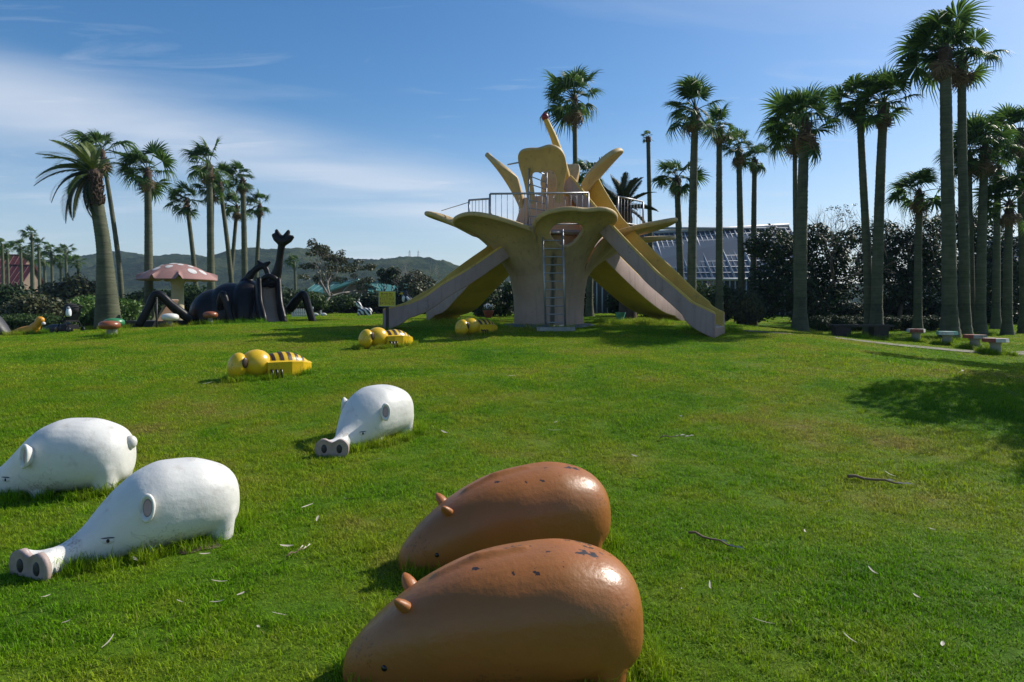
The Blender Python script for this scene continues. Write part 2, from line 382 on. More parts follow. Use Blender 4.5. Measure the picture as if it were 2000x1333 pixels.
def lawn_cols(nt):
    pos = nt.new('ShaderNodeNewGeometry').outputs['Position']
    flat = nt.new('ShaderNodeMapping', {0: pos, 'Scale': (1, 1, 0)}).outputs[0]
    a = nt.new('ShaderNodeTexNoise', {'Vector': flat, 'Scale': .42, 'Detail': 5, 'Roughness': .55, 'Distortion': .4}).outputs[0]
    b = nt.new('ShaderNodeTexNoise', {'Vector': flat, 'Scale': 2.3, 'Detail': 4, 'Roughness': .6}).outputs[0]
    bb = nt.new('ShaderNodeMath', {0: b, 1: .45}, operation='MULTIPLY').outputs[0]
    s = nt.new('ShaderNodeMath', {0: a, 1: bb}, operation='ADD').outputs[0]
    return pos, s
def grass_mat():
    m = bpy.data.materials.new('grass_blade'); m.use_nodes = True; nt = NT(m); b = nt.n['Principled BSDF']
    pos, s = lawn_cols(nt)
    col = ramp(nt, s, [(.48, (.090, .260, .003)), (.65, (.185, .355, .006)), (.80, (.310, .395, .016)), (.95, (.39, .34, .07))])
    rp = nt.new('ShaderNodeNewGeometry').outputs['Random Per Island']
    v = nt.new('ShaderNodeMapRange', {0: rp, 1: 0, 2: 1, 3: .4, 4: 1.4}).outputs[0]
    hs = nt.new('ShaderNodeHueSaturation', {'Value': v, 'Saturation': 1.0, 'Color': col}).outputs[0]
    dry = nt.new('ShaderNodeMath', {0: rp, 1: .93}, operation='GREATER_THAN').outputs[0]
    dryf = nt.new('ShaderNodeMath', {0: dry, 1: .7}, operation='MULTIPLY').outputs[0]
    c = nt.new('ShaderNodeMix', {0: dryf, 6: hs, 7: (.26, .22, .09, 1)}, data_type='RGBA').outputs[2]
    nt.l.new(c, b.inputs['Base Color']); b.inputs['Roughness'].default_value = .55; b.inputs['Specular IOR Level'].default_value = .12
    tr = nt.new('ShaderNodeBsdfTranslucent', {0: c})
    mx = nt.new('ShaderNodeMixShader', {0: .42, 1: b.outputs[0], 2: tr.outputs[0]})
    nt.l.new(mx.outputs[0], nt.n['Material Output'].inputs[0])
    return m
M['grass'] = grass_mat()
def lawn_mat():
    m = bpy.data.materials.new('lawn_soil'); m.use_nodes = True; nt = NT(m); b = nt.n['Principled BSDF']
    pos, s = lawn_cols(nt)
    col = ramp(nt, s, [(.50, (.050, .130, .005)), (.70, (.095, .180, .008)), (.86, (.15, .19, .018)), (.98, (.19, .15, .05))])
    n = nt.new('ShaderNodeTexNoise', {'Vector': pos, 'Scale': 35, 'Detail': 6, 'Roughness': .7}).outputs[0]
    k = ramp(nt, n, [(.3, (.55, .55, .55)), (.7, (1.15, 1.15, 1.15))])
    c = nt.new('ShaderNodeMix', {0: 1.0, 6: col, 7: k}, data_type='RGBA', blend_type='MULTIPLY').outputs[2]
    nt.l.new(c, b.inputs['Base Color']); b.inputs['Roughness'].default_value = .9; b.inputs['Specular IOR Level'].default_value = .1
    bp = nt.new('ShaderNodeBump', {'Height': n, 'Strength': .8, 'Distance': .03}); nt.l.new(bp.outputs[0], b.inputs['Normal'])
    return m
M['lawn'] = lawn_mat()
def hill_mat():
    m = bpy.data.materials.new('hill_forest'); m.use_nodes = True; nt = NT(m); b = nt.n['Principled BSDF']; p = nt.new('ShaderNodeNewGeometry').outputs['Position']
    n = nt.new('ShaderNodeTexNoise', {'Vector': p, 'Scale': .22, 'Detail': 8, 'Roughness': .75}).outputs[0]; n2_ = nt.new('ShaderNodeTexNoise', {'Vector': p, 'Scale': .03, 'Detail': 3}).outputs[0]
    a = nt.new('ShaderNodeMath', {0: n, 1: nt.new('ShaderNodeMath', {0: n2_, 1: .6}, operation='MULTIPLY').outputs[0]}, operation='ADD').outputs[0]
    nt.l.new(ramp(nt, a, [(.62, (.006, .013, .006)), (.8, (.026, .044, .015)), (.97, (.07, .085, .032))]), b.inputs['Base Color']); b.inputs['Roughness'].default_value = 1; b.inputs['Specular IOR Level'].default_value = 0
    bp = nt.new('ShaderNodeBump', {'Height': n, 'Strength': 1.0, 'Distance': 3.0}); nt.l.new(bp.outputs[0], b.inputs['Normal']); return m
M['hill'] = hill_mat()
M['path'] = paint('path_sand', (.20, .19, .13), .9, .25, 3, .3, 30)
M['soil'] = paint('bare_soil', (.115, .085, .045), .95, .3, 6, .5, 30)

def corolla_mat():
    """pedestal and petals: pink at the foot, yellow paint further up"""
    m = bpy.data.materials.new('flower_paint'); m.use_nodes = True; nt = NT(m); b = nt.n['Principled BSDF']; t = nt.new('ShaderNodeTexCoord').outputs['Object']
    s = nt.new('ShaderNodeSeparateXYZ', {0: t}); n = nt.new('ShaderNodeTexNoise', {'Vector': t, 'Scale': 1.4, 'Detail': 6, 'Roughness': .6}).outputs[0]
    h = nt.new('ShaderNodeMath', {0: s.outputs[2], 1: n}, operation='ADD').outputs[0]
    f = nt.new('ShaderNodeMapRange', {0: h, 1: .9, 2: 3.5, 3: 0, 4: 1}, clamp=True).outputs[0]
    col = ramp(nt, f, [(0, (.40, .285, .235)), (.45, (.41, .285, .175)), (1, (.51, .355, .15))])
    k = ramp(nt, n, [(.3, (.78, .76, .72)), (.65, (1.06, 1.04, 1.0))]); col = nt.new('ShaderNodeMix', {0: 1.0, 6: col, 7: k}, data_type='RGBA', blend_type='MULTIPLY').outputs[2]
    mp_ = nt.new('ShaderNodeMapping', {0: t, 'Scale': (7, 7, .45)}); n3 = nt.new('ShaderNodeTexNoise', {'Vector': mp_.outputs[0], 'Scale': 1.3, 'Detail': 6}).outputs[0]
    col = nt.new('ShaderNodeMix', {0: ramp(nt, n3, [(.55, (0, 0, 0)), (.78, (.5, .5, .5))]), 6: col, 7: (.13, .10, .07, 1)}, data_type='RGBA').outputs[2]
    n2 = nt.new('ShaderNodeTexNoise', {'Vector': t, 'Scale': 6, 'Detail': 9, 'Roughness': .68}).outputs[0]
    up = nt.new('ShaderNodeMapRange', {0: nt.new('ShaderNodeSeparateXYZ', {0: nt.new('ShaderNodeNewGeometry').outputs['Normal']}).outputs[2], 1: .1, 2: .9, 3: 0, 4: .10}, clamp=True).outputs[0]
    n2 = nt.new('ShaderNodeMath', {0: n2, 1: up}, operation='ADD').outputs[0]
    col = nt.new('ShaderNodeMix', {0: ramp(nt, n2, [(.66, (0, 0, 0)), (.73, (1, 1, 1))]), 6: col, 7: (.07, .06, .05, 1)}, data_type='RGBA').outputs[2]
    # dark run-off stain below the entrance
    q = nt.new('ShaderNodeMath', {0: nt.new('ShaderNodeMath', {0: nt.new('ShaderNodeMath', {0: n3, 1: .25}, operation='MULTIPLY').outputs[0], 1: s.outputs[0]}, operation='ADD').outputs[0], 1: .17}, operation='SUBTRACT').outputs[0]
    st_ = nt.new('ShaderNodeMapRange', {0: nt.new('ShaderNodeMath', {0: q}, operation='ABSOLUTE').outputs[0], 1: .11, 2: .03, 3: 0, 4: .85}, clamp=True).outputs[0]
    lowz = nt.new('ShaderNodeMapRange', {0: s.outputs[2], 1: 2.15, 2: 1.95, 3: 0, 4: 1}, clamp=True).outputs[0]; fr = nt.new('ShaderNodeMath', {0: s.outputs[1], 1: -.6}, operation='LESS_THAN').outputs[0]
    sm = nt.new('ShaderNodeMath', {0: nt.new('ShaderNodeMath', {0: st_, 1: lowz}, operation='MULTIPLY').outputs[0], 1: fr}, operation='MULTIPLY').outputs[0]
    col = nt.new('ShaderNodeMix', {0: sm, 6: col, 7: (.025, .035, .025, 1)}, data_type='RGBA').outputs[2]
    nt.l.new(col, b.inputs['Base Color']); b.inputs['Roughness'].default_value = .62
    nb = nt.new('ShaderNodeTexNoise', {'Vector': t, 'Scale': 24, 'Detail': 5}).outputs[0]; bp = nt.new('ShaderNodeBump', {'Height': nb, 'Strength': .2, 'Distance': .02}); nt.l.new(bp.outputs[0], b.inputs['Normal'])
    return m
M['corolla'] = corolla_mat()
M['ringpaint'] = paint('base_ring_paint', (.12, .17, .17), .7, .3, 4, .3, 30, dirt=(.06, .06, .05), dirt_lo=.5, dirt_hi=.7)

# ------------------------------------------------------------------ the ground, path, hills
def grid_mesh(xs, ys, zf, name, mat):
    X, Y = np.meshgrid(xs, ys); Z = zf(X, Y)
    v = np.stack([X.ravel(), Y.ravel(), Z.ravel()], 1)
    nx, ny = len(xs), len(ys)
    i = (np.arange(ny - 1)[:, None] * nx + np.arange(nx - 1)[None, :]).ravel()
    f = np.stack([i, i + 1, i + 1 + nx, i + nx], 1)
    me = bpy.data.meshes.new(name); me.from_pydata(v.tolist(), [], f.tolist()); me.materials.append(mat)
    me.polygons.foreach_set('use_smooth', [True] * len(f)); me.update(); return me
xs = np.unique(np.concatenate([np.linspace(-1500, -60, 14), np.linspace(-60, 60, 161), np.linspace(60, 1500, 14)]))
ys = np.unique(np.concatenate([np.linspace(-60, 0, 9), np.linspace(0, 45, 120), np.linspace(45, 120, 16), np.linspace(120, 1800, 12)]))
tag(obj('lawn_ground', grid_mesh(xs, ys, gz, 'lawn_ground', M['lawn'])), kind='structure')

def strip(pts, w, name, mat, lift=.012):
    c = crom([Vector((x, y, 0)) for x, y in pts], 10); mb = MB(); rows = []
    for i, p in enumerate(c):
        t = (c[min(i + 1, len(c) - 1)] - c[max(i - 1, 0)]).normalized(); n = Vector((-t.y, t.x, 0))
        rows.append([Vector((q.x, q.y, G(q.x, q.y) + lift)) for q in [p + n * w * k for k in (-.5, -.25, 0, .25, .5)]])
    mb.loft(rows, False, closed=False); me = mb.mesh(name, mat); fixn(me)
    return tag(obj(name, me), kind='structure')
strip([(8.6, 18.2), (10.5, 17.7), (12.6, 17.4), (16, 18.0), (22, 19)], .6, 'path', M['path'], .02)
strip([(6.1, 17.9), (6.7, 17.75), (7.3, 17.85)], .45, 'bare_earth', M['soil'], .02)

ridge = [(-900, 560), (-300, 556), (-60, 560), (60, 545), (110, 536), (150, 522), (190, 508), (215, 498), (240, 492), (262, 493), (285, 505), (305, 514), (330, 506), (360, 497), (400, 500), (440, 504),
         (470, 500), (500, 493), (525, 490), (555, 495), (585, 493), (610, 492), (640, 497), (680, 507), (720, 508), (760, 507), (800, 505), (830, 508), (860, 512), (900, 521), (960, 532), (1010, 541),
         (1100, 550), (1300, 556), (1700, 556), (2600, 560)]
RY = 560.
rz = pchip([(u - 1000) / F * RY for u, v in ridge], [EYE + (600 - v) / F * RY for u, v in ridge])
def hillz(X, Y):
    k = np.where(Y < RY, sstep(300, RY, Y) ** .8, sstep(820, RY, Y))
    h = rz(X) * k
    n = np.zeros_like(X)
    for i in range(X.shape[0]):
        for j in range(X.shape[1]):
            p = Vector((X[i, j] * .02, Y[i, j] * .012, 3.3)); q = Vector((X[i, j] * .16, Y[i, j] * .16, 0))
            n[i, j] = mnoise.noise(p) * 5 * min(1, h[i, j] / 20) * (1 if Y[i, j] < RY - 25 else .15) + (abs(mnoise.noise(q)) + .6 * mnoise.noise(q * 2.3)) * 2.6 * min(1, h[i, j] / 8)
    return h + n - 1.5
hx = np.arange(-620, 520, 2.6); hy = np.concatenate([np.arange(300, 500, 10), np.arange(500, 585, 4.), np.arange(590, 830, 30)])
tag(obj('hills', grid_mesh(hx, hy, hillz, 'hills', M['hill'])), kind='structure')
for u, lab in ((800, 'thin lattice mast on the distant wooded ridge, taller and plainer of two'), (817, 'slender relay mast on the distant ridge beside a plainer mast')):
    b = P(u, 507, RY); t = thing('ridge_mast', b, lab, 'mast', 'masts on the ridge')
    mb = MB()
    for sx, sy in ((-1, -1), (1, -1), (1, 1), (-1, 1)): mb.tube([(sx * .9, sy * .9, -2), (sx * .25, sy * .25, 7.6 if u == 800 else 6.8)], .12, 4)
    for k in range(5): mb.tube([(-.85 + .12 * k, -.85 + .12 * k, k * 1.5), (.75 - .12 * k, -.75 + .12 * k, k * 1.5 + 1.4)], .07, 4)
    mb.build('lattice', M['greywall'], t)
    MB().box((0, 0, 5.5), (2.2, .15, .15)).box((0, 0, 6.6), (1.5, .15, .15)).build('crossarm', M['greywall'], t)

# ------------------------------------------------------------------ foliage
def leaf_cloud(blobs, n, size, flat=.5, hollow=.55, seed=1, asp=.55):
    """many leaf faces through the volume of several ellipsoids; returns vertex and face arrays"""
    g = np.random.default_rng(seed)
    vol = np.array([b[1][0] * b[1][1] * b[1][2] for b in blobs]) ** .67; w = vol / vol.sum()
    k = g.choice(len(blobs), n, p=w)
    C = np.array([b[0] for b in blobs], float)[k]; S = np.array([b[1] for b in blobs], float)[k]
    d = g.normal(size=(n, 3)); d /= np.linalg.norm(d, axis=1, keepdims=True)
    rr = hollow + (1.05 - hollow) * g.random(n) ** .55
    lump = np.array([mnoise.noise(Vector(q) * 2.4 + Vector((kk * 7.1, 0, 0))) for q, kk in zip(d, k)])
    rr = rr * (1 + .28 * lump)
    c = C + d * S * rr[:, None]
    nrm = d * .6 + g.normal(size=(n, 3)) * .6 + np.array([0, 0, flat]); nrm /= np.linalg.norm(nrm, axis=1, keepdims=True)
    a = np.cross(nrm, g.normal(size=(n, 3))); a /= np.linalg.norm(a, axis=1, keepdims=True); b = np.cross(nrm, a)
    s = size * (.6 + .8 * g.random(n))[:, None]
    v = np.stack([c - a * s, c - b * s * asp + nrm * s * .12, c + a * s, c + b * s * asp + nrm * s * .12], 1).reshape(-1, 3)
    return v
def quads_mesh(v, name, mat):
    n = len(v) // 4; me = bpy.data.meshes.new(name)
    me.vertices.add(n * 4); me.vertices.foreach_set('co', np.ascontiguousarray(v, dtype=np.float32).ravel())
    me.loops.add(n * 4); me.loops.foreach_set('vertex_index', np.arange(n * 4, dtype=np.int32))
    me.polygons.add(n); me.polygons.foreach_set('loop_start', np.arange(0, n * 4, 4, dtype=np.int32)); me.polygons.foreach_set('loop_total', np.full(n, 4, dtype=np.int32))
    me.materials.append(mat); me.update(calc_edges=True); me.validate(); return me
def branches(base, direction, length, rad, depth, r, spread=.7, mb=None, tips=None, up=.15):
    if mb is None: mb, tips = MB(), []
    d = Vector(direction).normalized(); p = Vector(base); path = [p.copy()]; rads = [rad]
    for i in range(4):
        d = (d + Vector((r.gauss(0, .2), r.gauss(0, .2), r.gauss(0, .12) + up * .3))).normalized()
        p = p + d * length / 4; path.append(p.copy()); rads.append(rad * (1 - .11 * (i + 1)))
    mb.tube(path, rads, 6 if rad > .05 else 4)
    tips.append((p.copy(), depth))
    if depth > 0:
        for k in range(r.choice((2, 3, 3))):
            dd = (d + Vector((r.gauss(0, spread), r.gauss(0, spread), r.gauss(.1, spread * .6)))).normalized()
            branches(path[r.choice((3, 4, 4))], dd, length * r.uniform(.6, .85), rads[-1] * .8, depth - 1, r, spread, mb, tips, up)
    return mb, tips
def bush_variant(i, mat, n=5200, size=.055):
    r = random.Random(40 + i); bl = [((0, 0, .52), (.78, .78, .48))]
    for k in range(7):
        a = k * .9 + r.random(); bl.append(((math.cos(a) * .55, math.sin(a) * .55, r.uniform(.3, .75)), (r.uniform(.3, .45),) * 2 + (r.uniform(.25, .36),)))
    v = leaf_cloud(bl, n, size, seed=60 + i); v[:, 2] = np.maximum(v[:, 2], .0)
    return quads_mesh(v, 'foliage', mat)
def stems_mesh(i):
    r = random.Random(i); mb = MB()
    for k in range(6):
        a = r.random() * 6.3; mb.tube([(math.cos(a) * .08, math.sin(a) * .08, -.05), (math.cos(a) * .25, math.sin(a) * .25, .35), (math.cos(a) * .45, math.sin(a) * .45, .7)], [.03, .022, .01], 5)
    return mb.mesh('stems', M['bark'])
BV = {k: [bush_variant(i * 10 + j, M[k]) for j in range(2)] for i, k in enumerate(('leaf_dark', 'leaf_mid', 'leaf_olive', 'leaf_bright'))}
SV = [stems_mesh(i) for i in range(2)]
def shrub(u, Y, w, h, kind, label, group=None, vi=0, cat='shrub', name='shrub', dz=0, depth=None):
    p = ground_at(u, Y); p.z += dz
    t = thing(name, p, label, cat, group, rnd.random() * 6.3)
    t.scale = (w / 2, (depth or w) / 2, h)
    obj('foliage', BV[kind][vi % 2], t); obj('stems', SV[vi % 2], t)
    return t
# shrubs around the lawn's edge that can be told apart
shrub(72, 24.5, 2.5, 1.25, 'leaf_olive', 'big round clipped bush behind the orange duck', vi=0, dz=-.05)
for k, (u, w, h) in enumerate(((18, 1.3, .5), (50, 1.2, .52), (82, 1.2, .5), (112, 1.1, .46))):
    shrub(u, 22.6, w, h, 'leaf_mid', 'low hedge plant in the strip in front of the big round bush', 'low hedge behind the duck', k, 'hedge', 'hedge_plant')
shrub(166, 26, 1.8, 1.15, 'leaf_bright', 'bright green shrub just behind the thick date palm, on its duck side', vi=0)
shrub(150, 27, 1.6, 1.0, 'leaf_dark', 'dark shrub between the big round bush and the date palm', vi=1)
shrub(243, 24.5, 1.3, 1.05, 'leaf_bright', 'bright leafy shrub between the date palm and the mushroom shelter', vi=1)
shrub(262, 25.5, 1.2, .9, 'leaf_mid', 'ragged low shrub beside the mushroom shelter trunk palm', vi=0)
shrub(20, 28, 3.0, 1.6, 'leaf_dark', 'dark shrub mass under the red roofed building', vi=0)
shrub(150, 33, 3.6, 1.9, 'leaf_olive', 'grey green scrub behind the date palm trunk', vi=1)
for k, (u, Y, w, h, kd) in enumerate(((300, 34, 3, 1.4, 'leaf_dark'), (345, 36, 3, 1.3, 'leaf_dark'), (395, 36, 3.4, 1.5, 'leaf_mid'), (440, 37, 3, 1.3, 'leaf_dark'), (490, 37, 3.2, 1.5, 'leaf_dark'), (540, 38, 3.2, 1.5, 'leaf_dark'),
        (590, 40, 3.4, 1.3, 'leaf_mid'), (640, 42, 3.6, 1.2, 'leaf_mid'), (690, 44, 3.6, 1.25, 'leaf_dark'), (740, 44, 3.4, 1.4, 'leaf_dark'), (790, 42, 3.4, 1.5, 'leaf_dark'), (840, 40, 3.2, 1.7, 'leaf_olive'))):
    shrub(u, Y, w, h, kd, 'shrub in the continuous dark belt behind the beetle and zebra', 'shrub belt behind the lawn', k, cat='shrub')
for k, (u, Y, w, h, kd) in enumerate(((945, 31, 2.0, 1.5, 'leaf_dark'), (980, 32, 2.2, 1.6, 'leaf_dark'), (1020, 33, 2.2, 1.4, 'leaf_dark'), (1070, 34, 2.4, 1.5, 'leaf_dark'), (1120, 33, 2.4, 1.5, 'leaf_dark'))):
    shrub(u, Y, w, h, kd, 'dense shrub of the dark hedge seen behind the flower tower', 'hedge behind the flower tower', k)
shrub(1275, 31, 3.0, 2.3, 'leaf_dark', 'tall glossy dark bush between the flower tower and its long slide', vi=0)
shrub(1225, 33, 2.4, 1.6, 'leaf_dark', 'dark bush behind the teal pot', vi=1)
shrub(1390, 30, 2.2, 1.6, 'leaf_mid', 'mid green bush behind the foot of the long slide', vi=0)
shrub(1340, 31, 2.2, 1.3, 'leaf_dark', 'dark bush low behind the long slide', vi=1)
shrub(1455, 29, 1.9, 1.5, 'leaf_olive', 'silvery leaved bush under the pair of slim palms', vi=1)
for k, u in enumerate((1600, 1625, 1650, 1675, 1735, 1765, 1790, 1820)):
    shrub(u, 27.5 + .3 * (k % 2), 1.0, .62, 'leaf_dark', 'clipped hedge plant in the dark row behind the bench', 'clipped hedge rows behind the bench', k, 'hedge', 'hedge_plant')
for k, u in enumerate((1585, 1640, 1700, 1755, 1810, 1860, 1930, 1985)):
    shrub(u, 33.5, 2.6, 1.1, 'leaf_dark', 'shrub in the deep shade behind the clipped hedge rows', 'shaded shrubs behind the palms', k)

# broadleaf trees
def tree(u, Y, blobs, n, size, mat, label, trunk_h=1.2, name='broadleaf_tree', bare=0, seed=1, bark='bark', group=None, lean=(0, 0, 1), limb=1.6, rad=.14, depth=3, cat='tree'):
    p = ground_at(u, Y) if not isinstance(u, Vector) else u
    t = thing(name, p, label, cat, group)
    r = random.Random(seed)
    mb, tips = branches((0, 0, -.1), lean, trunk_h + .1, rad, 0, r)
    tips_all = []
    for k in range(4 + bare):
        d = Vector((r.gauss(0, .8), r.gauss(0, .5), r.uniform(.5, 1.2)))
        _, tp = branches(tips[0][0], d, limb, rad * .6, depth, r, .55, mb, tips_all)
    mb.build('trunk', M[bark], t)
    if blobs is None:      # leaf tufts at the twig ends
        ends = [q for q, dd in tips_all if dd <= 1]; r.shuffle(ends); ends = ends[:26]
        blobs = [((q.x, q.y, q.z + .05), (r.uniform(.25, .5), r.uniform(.25, .5), r.uniform(.12, .24))) for q in ends]
    v = leaf_cloud(blobs, n, size, seed=seed)
    obj('crown', quads_mesh(v, 'crown', M[mat]), t)
    return t
def blobs_px(u0, Y, items):
    """crown lobes given as (u, v, half width, half height) in photograph pixels at distance Y, relative to the tree's base"""
    b = ground_at(u0, Y); out = []
    for (u, v, a, c) in items:
        q = P(u, v, Y) - b; q.y += rnd.uniform(-.7, .7)
        out.append(((q.x, q.y, q.z), (a / F * Y, a / F * Y * .9, c / F * Y)))
    return out
Yt = 30
tree(1585, Yt, blobs_px(1585, Yt, [(1505, 480, 42, 34), (1560, 500, 45, 50), (1470, 485, 24, 20), (1610, 500, 45, 45), (1640, 540, 42, 55), (1530, 560, 55, 50), (1590, 585, 60, 40), (1490, 545, 36, 34), (1655, 470, 22, 22), (1600, 455, 30, 20), (1480, 600, 40, 30)]),
     17000, .075, 'leaf_dark', 'wide dark evergreen tree behind the thick twin palm by the long slide', 1.0, seed=3)
tree(1760, 32, blobs_px(1760, 32, [(1740, 470, 40, 40), (1700, 520, 40, 40), (1770, 500, 40, 50), (1805, 470, 30, 50), (1735, 560, 50, 40), (1800, 560, 50, 40), (1825, 500, 30, 40), (1690, 455, 20, 18)]),
     15000, .075, 'leaf_dark', 'dark tree with bare twigs on top behind the joined pair of palms', 1.4, bare=3, seed=8, limb=2.0)
tree(1900, 34, blobs_px(1900, 34, [(1880, 450, 40, 40), (1930, 470, 45, 45), (1985, 500, 40, 40), (1850, 530, 50, 40), (1920, 550, 60, 40), (2000, 560, 40, 40), (1860, 440, 30, 30)]),
     15000, .08, 'leaf_dark', 'dark tree behind the tallest palms near the greenhouse end', 1.4, seed=12)
for k, (u, sd, lab) in enumerate(((1630, 21, 'leafless twiggy tree showing above the wide dark evergreen'), (1745, 25, 'leafless twiggy tree between the joined palms and the short palm'))):
    p = ground_at(u, 33); t = thing('bare_tree', p, lab, 'tree'); r = random.Random(sd)
    mb, tips = branches((0, 0, -.1), (0, 0, 1), 2.8, .10, 0, r)
    for q in range(8): branches(tips[0][0], (r.gauss(0, .5), r.gauss(0, .4), 1), 1.25, .045, 3, r, .38, mb, tips, .3)
    mb.build('trunk', M['bark'], t)
    bl = [((q.x, q.y, q.z), (.12, .12, .08)) for q, d in tips if d == 0][:30]
    obj('crown', quads_mesh(leaf_cloud(bl, 300, .04, seed=sd), 'crown', M['leaf_olive']), t)
# wind-bent trees beyond the beetle and zebra
tree(622, 40, None, 3200, .07, 'leaf_olive', 'wind bent gnarled tree with pale limbs, nearest the beetle horn', 1.2, seed=31, bark='palebark', limb=1.25, rad=.13, name='gnarled_tree', lean=(.25, 0, 1))
tree(668, 46, None, 3600, .07, 'leaf_olive', 'wind bent gnarled tree over the green roofed hut', .9, seed=36, bark='palebark', limb=1.25, rad=.12, name='gnarled_tree', lean=(-.3, 0, 1))
tree(757, 46, blobs_px(757, 46, [(752, 535, 14, 10), (770, 532, 14, 10), (762, 546, 24, 10), (778, 548, 16, 10)]), 2600, .08, 'leaf_dark', 'dark leafy tree rising directly behind the yellow sign', 1.0, seed=41, limb=.9, rad=.1, depth=2)
tree(815, 42, blobs_px(815, 42, [(812, 545, 22, 16), (832, 556, 20, 16), (800, 560, 20, 14), (822, 572, 28, 16), (845, 570, 18, 14)]), 4200, .075, 'leaf_olive', 'twiggy olive green tree beside the sloping slide, beyond the black bird', .9, seed=45, bark='palebark', limb=1.1, rad=.1, bare=3)
# trees outside the frame on the sunward side; their shade lies on the lawn
for k, (x, y, h) in enumerate(((13.2, 13.0, 5.6), (16.6, 16.4, 6.4), (11.2, 10.1, 5.2))):
    p = Vector((x, y, G(x, y))); r = random.Random(50 + k)
    bl = [((r.gauss(0, .9), r.gauss(0, .9), h * r.uniform(.62, 1.0)), (r.uniform(.6, 1.0),) * 2 + (r.uniform(.4, .6),)) for q in range(7)]
    tree(p, 0, bl, 5000, .09, 'leaf_dark', 'leafy tree beyond the picture edge that shades the lawn', h * .45, seed=50 + k, group='shade trees beyond the picture edge')

# ------------------------------------------------------------------ palms
def fan_leaf(seed, mat, nseg=24, L=.88, droop=.35, pet=.95):
    r = random.Random(seed); mb = MB()
    mb.tube([(0, 0, 0), (pet * .5, 0, .05), (pet, 0, .03)], [.028, .02, .016], 4)
    for i in range(nseg):
        a = R(-112 + 224 * i / (nseg - 1)) + r.gauss(0, .03); ln = L * (.78 + .22 * math.cos(a * .7)) * r.uniform(.88, 1.06)
        d = Vector((math.cos(a), math.sin(a), .12 + r.gauss(0, .04))); sd = Vector((-math.sin(a), math.cos(a), 0))
        h = Vector((pet, 0, .03)); wd = .042
        m1 = h + d * ln * .42; m2 = h + d * ln * .74 - Vector((0, 0, droop * ln * .22)); tp = h + d * ln * .98 - Vector((0, 0, droop * ln * r.uniform(.5, 1.1)))
        z = Vector((0, 0, .018 if i % 2 else -.018))
        mb.add([h, m1 + sd * wd + z, m1 - sd * wd - z, m2 + sd * wd * .55, m2 - sd * wd * .55, tp], [(0, 2, 1), (1, 2, 4, 3), (3, 4, 5)])
    return mb.mesh('frond', mat, False)
FAN = [fan_leaf(i, M['frond'], droop=.25 + .28 * i) for i in range(4)]
FAN_DEAD = [fan_leaf(9 + i, M['deadfrond'], 16, .8, 1.2, .6) for i in range(2)]
def palm_trunk(base_r, top_r, path, rings=60, flare=1.0):
    pts = crom(path, 36); n = len(pts); rad = []; jr = random.Random(int(base_r * 9999))
    for i in range(n):
        t = i / (n - 1); rad.append((base_r + (top_r - base_r) * min(1, t * 1.15) ** .8) * (1 + flare * .6 * max(0, 1 - t * 7) ** 1.6) * (1 + jr.gauss(0, .018) + (.02 if i % 2 else -.02)))
    return pts, rad
def orient(d, roll=0.0):
    """matrix whose +X is d and whose +Z stays as upright as it can"""
    x = Vector(d).normalized(); s = Vector((0, 0, 1)).cross(x)
    if s.length < 1e-3: s = Vector((0, 1, 0))
    y = s.normalized(); z = x.cross(y)
    return Matrix((x, y, z)).transposed().to_4x4() @ Matrix.Rotation(roll, 4, 'X')
